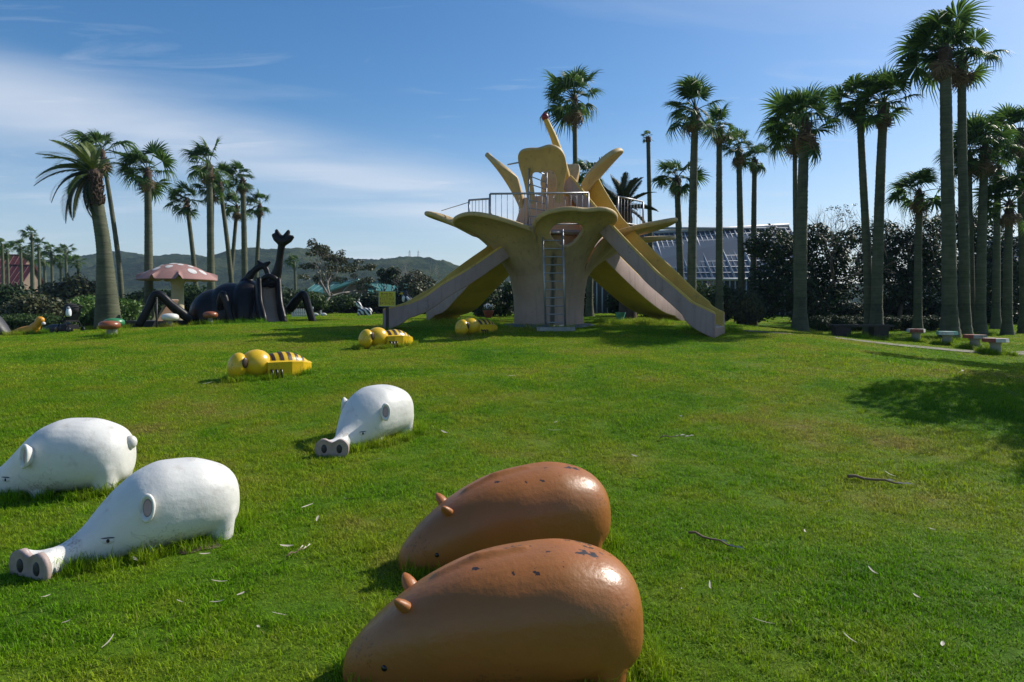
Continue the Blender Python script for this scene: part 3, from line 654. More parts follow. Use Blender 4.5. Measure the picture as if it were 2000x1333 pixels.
def fan_palm(ub, Y, ut, vt, label, crown_px=100, trunk_px=None, group=None, nf=34, wind=.45, seed=0, simple=False, sleeve=.8, mid=None, cat='palm tree', dead=9):
    """base column ub at distance Y, crown heart at photograph pixel (ut, vt)"""
    r = random.Random(seed * 13 + 5)
    b = ground_at(ub, Y); top = P(ut, vt, Y) - b
    tr = (trunk_px or 16) / F * Y / 2
    t = thing('fan_palm', b, label, cat, group)
    path = [(0, 0, -.15), tuple(Vector((top.x * .22, 0, top.z * .33))) if mid is None else mid, tuple(Vector((top.x * .6, .02, top.z * .68))), tuple(top)]
    pts, rad = palm_trunk(tr * 1.12, tr * .78, path)
    MB().tube(pts, rad, 12).build('trunk', M['trunk'], t)
    sc = crown_px / F * Y / 2 / 1.60
    k0 = next((i for i, p in enumerate(pts) if p.z > top.z - sleeve * sc * 1.3), len(pts) - 4)
    mbs = MB().tube(pts[k0:], [q * 1.12 + .015 for q in rad[k0:]], 10)
    for k in range(26):      # leaf bases left on the trunk
        i = r.randrange(k0, len(pts)); a = r.random() * 6.3; d = Vector((math.cos(a), math.sin(a), 0))
        q = Vector(pts[i]); mbs.tube([q + d * rad[i], q + d * (rad[i] + .10 * sc) + Vector((0, 0, .16 * sc))], [.045 * sc, .02 * sc], 4)
    cr = MB().ell((0, 0, 0), (.16 * sc, .16 * sc, .28 * sc), 8, 6)
    if not simple:
        mbs.build('leaf_base_sleeve', M['fibre'], t)
        c = cr.build('crown', M['fibre'], t); c.location = top
    parts = []
    for i in range(nf + dead):
        isdead = i >= nf
        az = i * 2.39996 + r.gauss(0, .25)
        if isdead: el = R(r.uniform(-86, -50)); s = sc * r.uniform(.5, .85)
        else:
            q = (i + .5) / nf; el = R(86 - 128 * q ** .9 + r.gauss(0, 13)); s = sc * r.uniform(.75, 1.3) * (.8 + .2 * min(1, q * 3))
        d = Vector((math.cos(az) * math.cos(el), math.sin(az) * math.cos(el), math.sin(el)))
        if not isdead: d = (d + Vector((-wind, .05, 0)) * (.5 + .5 * r.random())).normalized()
        else: d = (d + Vector((-wind * .2, 0, 0))).normalized()
        me = (FAN_DEAD[i % 2] if isdead else FAN[i % 4])
        m = Matrix.Translation(Vector((0, 0, -.3 * sc if isdead else .05 * sc))) @ orient(d, r.gauss(0, .35)) @ Matrix.Diagonal((s, s, s, 1))
        parts.append((me, m))
    if simple:
        mb = MB()
        for me, m in parts:
            mb.add([m @ v.co for v in me.vertices], [tuple(p.vertices) for p in me.polygons])
        c = mb.build('crown', M['frond'], t, False); c.location = top
    else:
        for me, m in parts:
            o = bpy.data.objects.new('frond', me); COL.objects.link(o); o.parent = c; o.matrix_local = m
    return t
palms = [  # base u, distance, crown u, v, crown width px, trunk px, label
    (241, 36, 200, 300, 98, 11, 'slim leaning fan palm rising behind the thick date palm'),
    (291, 28, 288, 335, 92, 19, 'straight fan palm standing beside the mushroom shelter'),
    (386, 37, 364, 392, 66, 11, 'short fan palm just above the mushroom cap'),
    (413, 33, 408, 322, 84, 17, 'thickest fan palm of the cluster behind the beetle'),
    (456, 38, 428, 352, 66, 11, 'fan palm leaning towards the thickest palm behind the beetle'),
    (448, 40, 463, 405, 60, 10, 'crossing fan palm leaning the other way behind the beetle shell'),
    (479, 36, 474, 352, 66, 14, 'taller of the two fan palms directly behind the beetle thorax horn'),
    (498, 37, 508, 402, 56, 10, 'small fan palm between the two beetle horns'),
    (412, 36, 415, 372, 60, 10, 'low crowned fan palm hidden behind the thickest palm of the beetle cluster'),
    (1126, 31, 1122, 195, 118, 13, 'tall fan palm rising behind the flower tower stamen'),
    (1151, 31, 1158, 345, 70, 15, 'fan palm mostly hidden behind the flower tower upper petals'),
    (1272, 32, 1266, 268, 30, 12, 'slim palm with a tiny stripped crown'),
    (1331, 30, 1322, 350, 84, 17, 'short fan palm just behind the long slide'),
    (1350, 26, 1358, 218, 108, 21, 'tall fan palm nearest behind the long slide, trunk curved'),
    (1405, 28, 1405, 252, 76, 17, 'fan palm with shaggy brown skirt beside the curved tall one'),
    (1449, 30, 1443, 292, 78, 16, 'lighter trunked palm of the slim pair before the greenhouse roof'),
    (1471, 31, 1474, 312, 62, 14, 'darker trunked palm of the slim pair before the greenhouse roof'),
    (1562, 22, 1572, 240, 132, 31, 'stout pale trunked fan palm with full crown beyond the slide foot'),
    (1556, 24, 1552, 268, 96, 14, 'thin palm almost hidden behind the stout pale trunked palm'),
    (1698, 24, 1678, 200, 92, 21, 'more slender palm of the pair joined at the foot behind the bench'),
    (1711, 23.6, 1726, 205, 116, 27, 'thicker palm of the pair joined at the foot behind the bench'),
    (1792, 26, 1796, 378, 98, 20, 'short dark crowned palm between the joined pair and the tallest palms'),
    (1855, 22, 1846, 96, 138, 34, 'tallest palm, thick pale trunk, behind the painted stools'),
    (1884, 22.8, 1878, 116, 128, 25, 'tall palm with brown sleeve leaning against the tallest palm'),
    (1897, 25, 1892, 305, 104, 18, 'left trunk of the two mid height palms beside the tallest pair'),
    (1914, 24.6, 1924, 292, 128, 24, 'right trunk of the two mid height palms beside the tallest pair'),
    (1967, 25, 1972, 400, 104, 22, 'low crowned thick palm near the greenhouse end'),
    (1945, 29, 1950, 330, 90, 18, 'palm with its trunk half hidden behind the low crowned thick palm'),
    (2002, 26, 1992, 262, 118, 22, 'palm cut by the picture edge above the greenhouse end'),
]
for i, (ub, Y, ut, vt, cw, tw, lab) in enumerate(palms):
    tiny = cw < 40
    fan_palm(ub, Y, ut, vt, lab, cw * (1.12 if not tiny else 1.0), tw * (.76 if ub > 1500 else .86), 'fan palms around the lawn', nf=10 if tiny else (23 if cw > 90 else 19), seed=i, wind=.8 if ub < 700 else .42, dead=4 if tiny else 12)
for i, (u, v, Y) in enumerate(((4, 478, 62), (14, 492, 64), (40, 482, 72), (62, 458, 70), (75, 480, 74), (60, 500, 76), (100, 492, 76), (128, 490, 76), (118, 512, 78), (152, 512, 78), (86, 508, 80), (575, 512, 60))):
    fan_palm(u + 3, Y, u, v, 'distant fan palm standing alone behind the gnarled tree' if u == 575 else 'distant windswept fan palm in the group beyond the round bush', 34, 6,
             None if u == 575 else 'distant palm group', nf=22, seed=80 + i, wind=.8, simple=True, dead=4)

def date_frond(seed, mat, L=2.3, droop=1.0, n=44):
    r = random.Random(seed); mb = MB(); pts = []
    for i in range(13):
        t = i / 12; pts.append(Vector((L * t * (1 - .12 * droop * t), 0, .30 * L * t - droop * .62 * L * t * t)))
    mb.tube(pts, [.035 * (1 - .8 * i / 12) + .004 for i in range(13)], 4)
    for i in range(n):
        t = .10 + .9 * i / n; k = min(11, int(t * 12)); f = t * 12 - k; p = pts[k].lerp(pts[k + 1], f); tg = (pts[k + 1] - pts[k]).normalized()
        for s in (-1, 1):
            ln = .46 * math.sin(math.pi * min(1, .18 + t * .86)) ** .6 * r.uniform(.85, 1.1) + .05
            up = Vector((-tg.z, 0, tg.x)); d = (tg * .75 + Vector((0, s, 0)) * .8 + up * .30).normalized(); w = up.cross(d).normalized() * .016 + tg * .012
            tip = p + d * ln - Vector((0, 0, ln * .22))
            m = p + d * ln * .5; mb.add([p - w, p + w, m + w, m - w, tip], [(0, 1, 2, 3), (3, 2, 4)])
    return mb.mesh('frond', mat, False)
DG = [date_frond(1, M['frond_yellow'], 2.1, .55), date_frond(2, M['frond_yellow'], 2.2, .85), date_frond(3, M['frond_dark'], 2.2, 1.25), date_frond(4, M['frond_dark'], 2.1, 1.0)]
DD = [date_frond(5, M['frond_dark'], 2.0, .35), date_frond(6, M['frond_dark'], 2.1, .7)]
# the thick date palm: base, trunk with leaf scars, fibrous neck, fronds swept away from the sea wind
b = ground_at(212, 22); top = P(184, 345, 22) - b
t = thing('date_palm', b, 'thick date palm with drooping fronds blown to one side', 'palm tree')
pts = crom([(0, 0, -.2), (-.06, 0, 1.2), tuple(Vector((top.x * .35, 0, top.z * .55))), tuple(Vector((top.x * .8, 0, top.z * .82))), tuple(top)], 28)
rad = [.225 + .19 * max(0, 1 - p.z / 2.6) ** 1.3 - .04 * max(0, min(1, (p.z - 2) / 3)) for p in pts]
rad = [q * (1 + .025 * (1 if i % 2 else -1)) for i, q in enumerate(rad)]
k0 = int(len(pts) * .74)
MB().tube(pts[:k0 + 1], rad[:k0 + 1], 18).build('trunk', M['trunk'], t)
nk = MB().tube(pts[k0:], [q * .92 for q in rad[k0:]], 14); r_ = random.Random(4)
for k in range(260):
    i = r_.randrange(k0, len(pts)); a = r_.random() * 6.3; d = Vector((math.cos(a), math.sin(a), 0)); q = pts[i]
    nk.tube([q + d * rad[i], q + d * (rad[i] + r_.uniform(.02, .07)) + Vector((0, 0, r_.uniform(.06, .14)))], [.03, .012], 4)
nk.build('fibrous_neck', M['fibre'], t)
c = MB().ell((0, 0, 0), (.2, .2, .3), 10, 8).build('crown', M['fibre'], t); c.location = top
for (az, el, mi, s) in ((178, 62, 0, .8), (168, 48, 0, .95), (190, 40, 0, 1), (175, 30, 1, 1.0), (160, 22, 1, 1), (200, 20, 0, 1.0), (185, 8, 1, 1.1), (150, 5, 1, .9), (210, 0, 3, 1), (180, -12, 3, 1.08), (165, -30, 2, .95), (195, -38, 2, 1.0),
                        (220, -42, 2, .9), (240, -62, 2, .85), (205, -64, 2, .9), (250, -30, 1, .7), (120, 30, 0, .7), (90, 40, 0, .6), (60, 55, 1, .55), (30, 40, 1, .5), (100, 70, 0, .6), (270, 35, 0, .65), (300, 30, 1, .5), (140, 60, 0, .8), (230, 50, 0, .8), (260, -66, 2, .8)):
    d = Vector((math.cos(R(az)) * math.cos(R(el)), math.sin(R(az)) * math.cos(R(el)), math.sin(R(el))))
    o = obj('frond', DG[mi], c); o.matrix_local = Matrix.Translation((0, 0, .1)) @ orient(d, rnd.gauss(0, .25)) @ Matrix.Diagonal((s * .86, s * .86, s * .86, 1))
b = ground_at(1226, 28); top = P(1216, 408, 28) - b
t = thing('date_palm', b, 'date palm with arching dark fronds behind the flower tower railing', 'palm tree')
pp = crom([(0, 0, -.1), (0, 0, 1.5), tuple(top)], 20); MB().tube(pp, [.36 * (1 + .06 * (i % 2)) for i in range(len(pp))], 14).build('trunk', M['fibre'], t)
c = MB().ell((0, 0, 0), (.3, .3, .4), 10, 8).build('crown', M['fibre'], t); c.location = top
for i in range(30):
    q = (i + .5) / 30; az = i * 2.4; el = R(80 - 105 * q); d = Vector((math.cos(az) * math.cos(el), math.sin(az) * math.cos(el), math.sin(el)))
    o = obj('frond', DD[i % 2], c); o.matrix_local = orient(d, rnd.gauss(0, .3)) @ Matrix.Diagonal((.78, .78, .78, 1))

# ------------------------------------------------------------------ buildings
def hut(u, v_ridge, Y, w, dpt, wall_h, label, name, roof, wall, yaw=0.0, over=.35):
    b = ground_at(u, Y); t = thing(name, b, label, 'building', None, yaw); rh = P(u, v_ridge, Y).z - b.z
    MB().box((0, 0, wall_h / 2), (w, dpt, wall_h)).add([(-w / 2, -dpt / 2, wall_h), (-w / 2, dpt / 2, wall_h), (-w / 2, 0, rh - .1), (w / 2, -dpt / 2, wall_h), (w / 2, dpt / 2, wall_h), (w / 2, 0, rh - .1)],
                      [(0, 2, 1), (3, 4, 5)]).build('wall', M[wall], t, False)
    W, D = w / 2 + over, dpt / 2 + over; e = wall_h - (rh - wall_h) / (dpt / 2) * over
    for s in (-1, 1):
        mb = MB(); a = [(-W, s * D, e), (W, s * D, e), (W, 0, rh), (-W, 0, rh)]
        mb.add(a + [(x, y, z + .1) for x, y, z in a], [(0, 1, 2, 3), (4, 5, 6, 7), (0, 1, 5, 4), (1, 2, 6, 5), (3, 0, 4, 7)])
        nrib = int(2 * W / .6)
        for k in range(nrib + 1):
            x = -W + 2 * W * k / nrib; mb.tube([(x, s * D, e + .12), (x, s * .02, rh + .12)], .03, 4)
        me = mb.mesh('roof', M[roof], False); fixn(me); obj('roof', me, t)
    MB().tube([(-W, 0, rh + .13), (W, 0, rh + .13)], .1, 6).build('ridge_cap', M[roof], t)
    for x in np.linspace(-w / 2 + .9, w / 2 - .9, max(1, int(w / 2.4))):
        wn_ = MB().box((x, -dpt / 2 - .03, wall_h * .55), (.9, .06, .8)).build('window', M['frame_white'], t, False)
        MB().box((x, -dpt / 2 - .065, wall_h * .55), (.76, .02, .66)).build('pane', M['glass'], wn_, False)
    return t
def glass_mat(name, col, rough, spec=.8):
    m = bpy.data.materials.new(name); m.use_nodes = True; b = m.node_tree.nodes['Principled BSDF']
    b.inputs['Base Color'].default_value = c4(col); b.inputs['Roughness'].default_value = rough; b.inputs['Specular IOR Level'].default_value = spec; return m
M['glass'] = glass_mat('window_glass', (.03, .04, .05), .08)
M['greenglass'] = glass_mat('greenhouse_glass', (.09, .11, .13), .32, .4)
hut(686, 552, 56, 3.6, 6.0, 1.3, 'green roofed hut beyond the zebra, larger of two', 'green_roofed_hut', 'roofgreen', 'housewall', R(-62))
hut(655, 556, 62, 3.4, 5.0, 1.3, 'low green roofed hut behind the gnarled tree', 'green_roofed_hut', 'roofgreen', 'housewall', R(-20))
hut(783, 555, 56, 4.4, 4.0, 1.2, 'green roofed hut behind the yellow sign and black bird', 'green_roofed_hut', 'roofgreen', 'housewall', R(8))
hut(12, 500, 92, 5.2, 5.0, 5.0, 'dark red roofed building among the distant palms', 'red_roofed_building', 'roofred', 'housewall', R(12))
hut(36, 520, 88, 3.2, 4.6, 3.4, 'low red tiled wing in front of the dark red roofed building', 'red_tiled_wing', 'roofred', 'housewall', R(5))
def greenhouse(uA, uB, vA, vB, Y, dpt, eave, label):
    A = P(uA, vA, Y + dpt / 2); B = P(uB, vB, Y + dpt / 2); g = 1.2
    t = thing('greenhouse', ((A.x + B.x) / 2, Y + dpt / 2, g - .1), label, 'greenhouse'); o = Vector(t.location)
    x0, x1 = A.x - o.x, B.x - o.x; z0, z1 = A.z - o.z, B.z - o.z; e = eave
    for s in (-1, 1):
        y = s * dpt / 2
        MB().add([(x0, y, e), (x1, y, e), (x1, 0, z1), (x0, 0, z0)], [(0, 1, 2, 3) if s < 0 else (3, 2, 1, 0)]).build('glass_roof', M['greenglass'], t, False)
        MB().add([(x0, y, 0), (x1, y, 0), (x1, y, e), (x0, y, e)], [(0, 1, 2, 3) if s < 0 else (3, 2, 1, 0)]).build('glass_wall', M['glass'], t, False)
    for x, zz in ((x0, z0), (x1, z1)):
        MB().add([(x, -dpt / 2, 0), (x, dpt / 2, 0), (x, dpt / 2, e), (x, 0, zz), (x, -dpt / 2, e)], [(0, 1, 2, 3, 4)]).build('gable', M['glass'], t, False)
    mb = MB(); n = int(abs(x1 - x0) / .34)
    for k in range(n + 1):
        f = k / n; x = x0 + (x1 - x0) * f; zr = z0 + (z1 - z0) * f
        mb.tube([(x, -dpt / 2 - .04, e + .04), (x, -.04, zr + .05)], .045 if k % 4 else .08, 4)
        mb.tube([(x, -dpt / 2 - .04, 0), (x, -dpt / 2 - .04, e)], .045, 4)
    for k in range(1, 9):
        f = k / 9; mb.tube([(x0, -dpt / 2 * (1 - f) - .05, e + (z0 - e) * f + .05), (x1, -dpt / 2 * (1 - f) - .05, e + (z1 - e) * f + .05)], .035, 4)
    tag(mb.build('glazing_bars', M['frame_white'], t), kind='stuff')
    MB().tube([(x0, 0, z0 + .1), (x1, 0, z1 + .1)], .14, 6).box(((x0 + x1) / 2, -.0, (z0 + z1) / 2 + .28), (abs(x1 - x0) * .98, .5, .12)).build('ridge', M['frame_white'], t)
    MB().tube([(x0, -dpt / 2 - .06, e), (x1, -dpt / 2 - .06, e)], .1, 6).build('gutter', M['frame_white'], t)
greenhouse(1120, 1540, 466, 443, 42, 9, 2.2, 'long greenhouse with sloping glass roof behind the slim palms')
greenhouse(1930, 2200, 478, 470, 40, 7, 2.3, 'greenhouse end with glass wall behind the palms at the picture edge')

# ------------------------------------------------------------------ flower tower with slides
T0 = Vector((1.08, 20.0, 1.03))
tower = thing('flower_slide_tower', T0, 'giant yellow flower shaped climbing tower with long slides', 'playground slide')
def sub(o, levels=1):
    m = o.modifiers.new('subsurf', 'SUBSURF'); m.levels = levels; m.render_levels = levels; return o
mb = MB().lathe([(1.02, -.15), (1.02, .0), (1.015, .35), (1.03, .75), (1.07, 1.1), (1.12, 1.35), (1.165, 1.52), (1.19, 1.68), (1.19, 1.85), (1.0, 1.9)], 40)
mb.build('pedestal', M['corolla'], tower, auto=50)
# stain under the entrance hole
MB().lathe([(1.32, -.12), (1.36, -.02), (1.34, .05), (1.26, .075), (1.0, .08)], 36, (0, 0, 0)).build('base_ring', M['ringpaint'], tower)
def petal(name, cen, hw, Rt, Zt, Rn, Zn, r0, z0, hole=None, lobes=0.0, pa=2.2, curl=1.7, thick=.13, skew=0.0, na=44, ns=26, mats=None, rexp=1.25, droop=0.0, hexp=2.0):
    mb = MB(); idx = {}; gone = set(); edge = set()
    def rho(a, s): return (abs((a - hole[0]) / hole[2]) ** hexp + abs((s - hole[1]) / hole[3]) ** hexp) ** (1 / hexp)
    if hole:
        for j in range(ns):
            for i in range(na):
                if rho(-1 + 2 * (i + .5) / na, (j + .5) / ns) < 1: gone.add((i, j))
        for i, j in gone: edge |= {(i, j), (i + 1, j), (i, j + 1), (i + 1, j + 1)}
    for j in range(ns + 1):
        for i in range(na + 1):
            s = j / ns; a = -1 + 2 * i / na
            if (i, j) in edge:      # vertices round the opening lie on its outline
                q = max(rho(a, s), .05); a, s = hole[0] + (a - hole[0]) / q, hole[1] + (s - hole[1]) / q
            aa = max(-1, min(1, a - skew * (1 - a * a)))
            k = 1 - abs(aa) ** pa
            Rr = Rn + (Rt - Rn) * k; Zz = Zn + (Zt - Zn) * k
            dent = lobes * math.exp(-(a / .22) ** 2); Zz -= dent * .8; Rr -= dent
            r = r0 + (Rr - r0) * s ** rexp; z = z0 + (Zz - z0) * (1 - (1 - s) ** curl) - droop * s ** 4
            z += .035 * math.sin(5 * a + 3 * s + cen) * s
            th = R(cen + a * hw * (1 - .04 * s))
            idx[i, j] = len(mb.v); mb.v.append((r * math.cos(th), r * math.sin(th), z))
    for j in range(ns):
        for i in range(na):
            if (i, j) in gone: continue
            mb.f.append((idx[i, j], idx[i + 1, j], idx[i + 1, j + 1], idx[i, j + 1])); mb.m.append(0)
    used = sorted({q for f_ in mb.f for q in f_}); mp_ = {q: k for k, q in enumerate(used)}; mb.v = [mb.v[q] for q in used]; mb.f = [tuple(mp_[q] for q in f_) for f_ in mb.f]
    o = mb.build(name, mats or M['corolla'], tower)
    m = o.modifiers.new('solid', 'SOLIDIFY'); m.thickness = thick; m.offset = 0
    return sub(o, 2)
#      centre hw  Rt   Zt    Rn   Zn   r0   z0
petal('lower_petal', -71, 36, 2.72, 3.10, 1.95, 2.66, 1.07, 1.42, hole=(-.19, .52, .40, .17), lobes=.08, pa=4)
petal('lower_petal', -140, 36, 3.05, 3.0, 1.95, 2.62, 1.07, 1.42, pa=2.6, skew=-.15)
petal('lower_petal', 172, 20, 3.75, 3.40, 2.2, 2.62, 1.07, 1.42, pa=1.8)
petal('lower_petal', 118, 30, 2.9, 3.1, 1.95, 2.6, 1.07, 1.42)
petal('lower_petal', 62, 24, 3.0, 3.0, 1.95, 2.6, 1.07, 1.42)
petal('lower_petal', 22, 19, 4.35, 2.78, 2.1, 2.45, 1.07, 1.42, pa=2)
petal('lower_petal', -8, 24, 3.72, 3.04, 2.0, 2.58, 1.07, 1.42, pa=3, lobes=.05)
MB().lathe([(.9, 2.56), (1.42, 2.56), (1.46, 2.62), (1.42, 2.68), (.9, 2.70)], 40).build('platform', M['tpink'], tower, auto=40)
MB().lathe([(1.0, 1.6), (1.05, 2.1), (1.16, 2.45), (1.20, 2.70), (1.08, 2.88), (.96, 3.1), (.88, 3.35), (.83, 3.58), (.83, 3.70), (.5, 3.71)], 36).build('upper_column', M['torange'], tower, auto=50)
petal('upper_petal', -103, 37, 1.52, 4.94, 1.05, 4.40, .78, 3.40, hole=(.04, .30, .60, .29), hexp=3.5, lobes=.06, pa=5, curl=1.1, rexp=1.7, thick=.12)
petal('upper_petal', 176, 30, 1.86, 5.10, 1.0, 4.25, .78, 3.40, pa=1.5, curl=1.05, rexp=1.3, thick=.15)
petal('upper_petal', -4, 30, 2.14, 5.16, 1.2, 4.3, .78, 3.40, pa=2.6, curl=1.05, rexp=1.2, thick=.15)
petal('upper_petal', 66, 36, 1.45, 5.0, 1.0, 4.3, .78, 3.40, pa=4, curl=1.2, rexp=1.6, thick=.14)
def TL(u, v, Y): return P(u, v, Y) - T0
st = crom([TL(1112, 395, 19.9), TL(1105, 350, 19.8), TL(1095, 310, 19.7), TL(1082, 270, 19.65), TL(1066, 234, 19.6)], 8)
so = MB().tube(st, [.19 - .115 * (i / (len(st) - 1)) ** .8 for i in range(len(st))], 14).build('stamen', M['tyellow'], tower)
MB().ell(TL(1064.5, 229, 19.6), (.105, .105, .12), 18, 12).build('stamen_tip', M['red'], so)
# slides: a trough swept along a curve; outside pink, inside yellow, floor grey
def slide(name, pts, width, wall=.46, skirt=.16, flare=True, label=None, mats=None, top_wall=None):
    c = crom(pts, 8); n = len(c); mb = MB(); w = width / 2; th = .10; rows = []
    for i, p in enumerate(c):
        t = c[min(i + 1, n - 1)] - c[max(i - 1, 0)]; th_ = Vector((t.x, t.y, 0)).normalized(); sd = Vector((-th_.y, th_.x, 0))
        t = t.normalized(); up = sd.cross(t) * -1
        if up.z < 0: up = -up
        f = i / (n - 1); hgt = wall * (1 - .10 * max(0, (f - .9) / .1))
        hf = wall + (top_wall - wall) * (1 - f / .25) if top_wall and f < .25 else hgt
        sk = skirt
        if flare and f > .80:    # the foot stands on the ground
            q = (f - .80) / .20; gzz = G(T0.x + p.x, T0.y + p.y) - T0.z - .06
            sk = max(skirt, (p.z - gzz) * q + skirt * (1 - q)); 
            up2 = up.lerp(Vector((0, 0, 1)), q).normalized()
        else: up2 = up
        prof_ = [(-w, -sk), (-w, hgt - .05), (-w + .025, hgt), (-w + th - .025, hgt), (-w + th, hgt - .05), (-w + th + .02, .06), (-w + th + .08, 0), (w - th - .08, 0), (w - th - .02, .06), (w - th, hf - .05), (w - th + .025, hf), (w - .025, hf), (w, hf - .05), (w, -sk)]
        rows.append([p + sd * a + up2 * b for a, b in prof_])
    k = len(rows[0]); mi = [0, 1, 1, 1, 1, 1, 2, 1, 1, 1, 1, 1, 0, 1]
    v = [q for r in rows for q in r]; f = []; m = []
    for i in range(n - 1):
        for j in range(k):
            f.append((i * k + j, (i + 1) * k + j, (i + 1) * k + (j + 1) % k, i * k + (j + 1) % k)); m.append(mi[j])
    for base in (0, (n - 1) * k):
        q = [base + j for j in range(k)]
        f += [(q[0], q[1], q[4], q[5]), (q[1], q[2], q[3], q[4]), (q[13], q[12], q[9], q[8]), (q[12], q[11], q[10], q[9]), (q[0], q[5], q[6], q[7], q[8], q[13])]; m += [0, 1, 0, 1, 0]
    mb.add(v, f, m); me = mb.mesh(name, mats or [M['tpink'], M['tyellow'], M['floor_grey']]); fixn(me)
    o = obj(name, me, tower, 42)
    bv = o.modifiers.new('bevel', 'BEVEL'); bv.width = .02; bv.segments = 2; bv.limit_method = 'ANGLE'; bv.angle_limit = R(50)
    return o
slide('slide', [TL(1004, 484, 19.75), TL(962, 512, 19.35), TL(900, 556, 18.85), TL(850, 590, 18.62), TL(816, 610, 18.45), TL(788, 620, 18.35), TL(748, 627, 18.25)], .95, wall=.36, skirt=.05)
slide('slide', [TL(1116, 368, 19.9), TL(1138, 394, 19.65), TL(1180, 444, 19.15), TL(1228, 496, 18.6), TL(1268, 536, 18.15), TL(1303, 570, 17.75), TL(1340, 604, 17.4), TL(1368, 625, 17.15), TL(1406, 639, 16.9)], 1.0, wall=.41, skirt=.02, top_wall=.75)
slide('slide', [TL(1010, 480, 20.7), TL(972, 520, 21.8), TL(925, 570, 23.2), TL(898, 598, 24.2), TL(874, 608, 24.9), TL(858, 611, 25.3)], 1.15, wall=.42, skirt=.16)
slide('slide', [TL(1130, 478, 20.7), TL(1175, 523, 21.8), TL(1232, 575, 23.2), TL(1266, 600, 24.2), TL(1292, 609, 24.9), TL(1312, 612, 25.3)], 1.15, wall=.42, skirt=.16)
# ladders and rails of galvanised tube
def ladder(p0, p1, q0, q1, n, rr=.028):
    """left rail p0-p1, right rail q0-q1 (bottom, top)"""
    e = bpy.data.objects.new('ladder', None); COL.objects.link(e); e.parent = tower; e.empty_display_size = .1
    for a, b in ((p0, p1), (q0, q1)): MB().tube([a, b], rr, 8).build('rail', M['steel'], e)
    for k in range(n):
        f = (k + .6) / n; MB().tube([p0.lerp(p1, f), q0.lerp(q1, f)], rr * .72, 6).build('rung', M['steel'], e)
ladder(TL(1066, 640, 18.15), TL(1060, 448, 18.35), TL(1104, 640, 18.15), TL(1099, 448, 18.35), 12)
ladder(TL(1031, 448, 18.72), TL(1034, 322, 19.0), TL(1065, 448, 18.72), TL(1068, 338, 19.0), 8, .022)
MB().box(TL(1085, 641, 18.1) + Vector((0, 0, -.04)), (1.0, .42, .13)).build('ladder_footing', M['concrete'], tower, False)
def railing(p0, p1, h, n, brace=True):
    e = bpy.data.objects.new('railing', None); COL.objects.link(e); e.parent = tower; e.empty_display_size = .1
    z = Vector((0, 0, h))
    for p in (p0, p1): MB().tube([p, p + z], .028, 8).build('post', M['steel'], e)
    MB().tube([p0 + z, p1 + z], .028, 8).build('top_rail', M['steel'], e)
    MB().tube([p0 + z * .08, p1 + z * .08], .018, 6).build('bottom_rail', M['steel'], e)
    for k in range(1, n): 
        p = p0.lerp(p1, k / n); MB().tube([p + z * .08, p + z], .0075, 5).build('baluster', M['steel'], e)
    if brace: MB().tube([p0 + z * .45, p0.lerp(p1, .12) + z * .02 + Vector((0, .25, 0))], .016, 5).build('brace', M['steel'], e)
f0, f1 = TL(957, 379, 18.6), TL(1149, 375, 18.6)
railing(f0 - Vector((0, 0, .92)), f1 - Vector((0, 0, .95)), .92, 17)
railing(TL(956, 392, 19.0) - Vector((0, 0, .75)), TL(916, 388, 20.0) - Vector((0, 0, .85)), .80, 6, False)
railing(TL(1207, 382, 20.1) - Vector((0, 0, .85)), TL(1256, 402, 21.2) - Vector((0, 0, .70)), .82, 8)
MB().tube([TL(917, 395, 20.0), TL(862, 412, 20.2)], .012, 5).build('stay_rod', M['steel'], tower)
MB().tube([TL(992, 322, 19.5), TL(1012, 318, 18.9)], .022, 6).build('stay_rod', M['steel'], tower)

# ------------------------------------------------------------------ pigs
def body_rings(st, n=28, expo=2.3):
    rings = []
    for x, top, bot, hw in st:
        cz, hz = (top + bot) / 2, max((top - bot) / 2, .004); ring = []
        for k in range(n):
            a = 2 * math.pi * k / n; ca, sa = math.cos(a), math.sin(a)
            ring.append(Vector((x, hw * math.copysign(abs(ca) ** (2 / expo), ca), cz + hz * math.copysign(abs(sa) ** (2 / expo), sa))))
        rings.append(ring)
    return rings
def dense(st, n=5):
    a = np.array(st); t = np.arange(len(a)); tt = np.linspace(0, len(a) - 1, (len(a) - 1) * n + 1)
    return np.stack([pchip(t, a[:, i])(tt) for i in range(4)], 1)
BX, BK = .12, R(30) / .7
def bendp(p):
    """the white pigs turn their heads to one side"""
    if p.x <= BX: return Vector(p)
    a = (p.x - BX) * BK * min(1, (p.x - BX) / .25); c = Vector((BX + math.sin(a) / BK * (1 if a > 1e-6 else 0), (1 - math.cos(a)) / BK, 0)) if a > 1e-4 else Vector((p.x, 0, 0))
    L = (p.x - BX); c = Vector((BX + L * (math.sin(a) / a if a > 1e-4 else 1), L * ((1 - math.cos(a)) / a if a > 1e-4 else 0), 0))
    return Vector((c.x - p.y * math.sin(a), c.y + p.y * math.cos(a), p.z))
def bendm(me):
    for v in me.vertices: v.co = bendp(v.co)
    me.update()
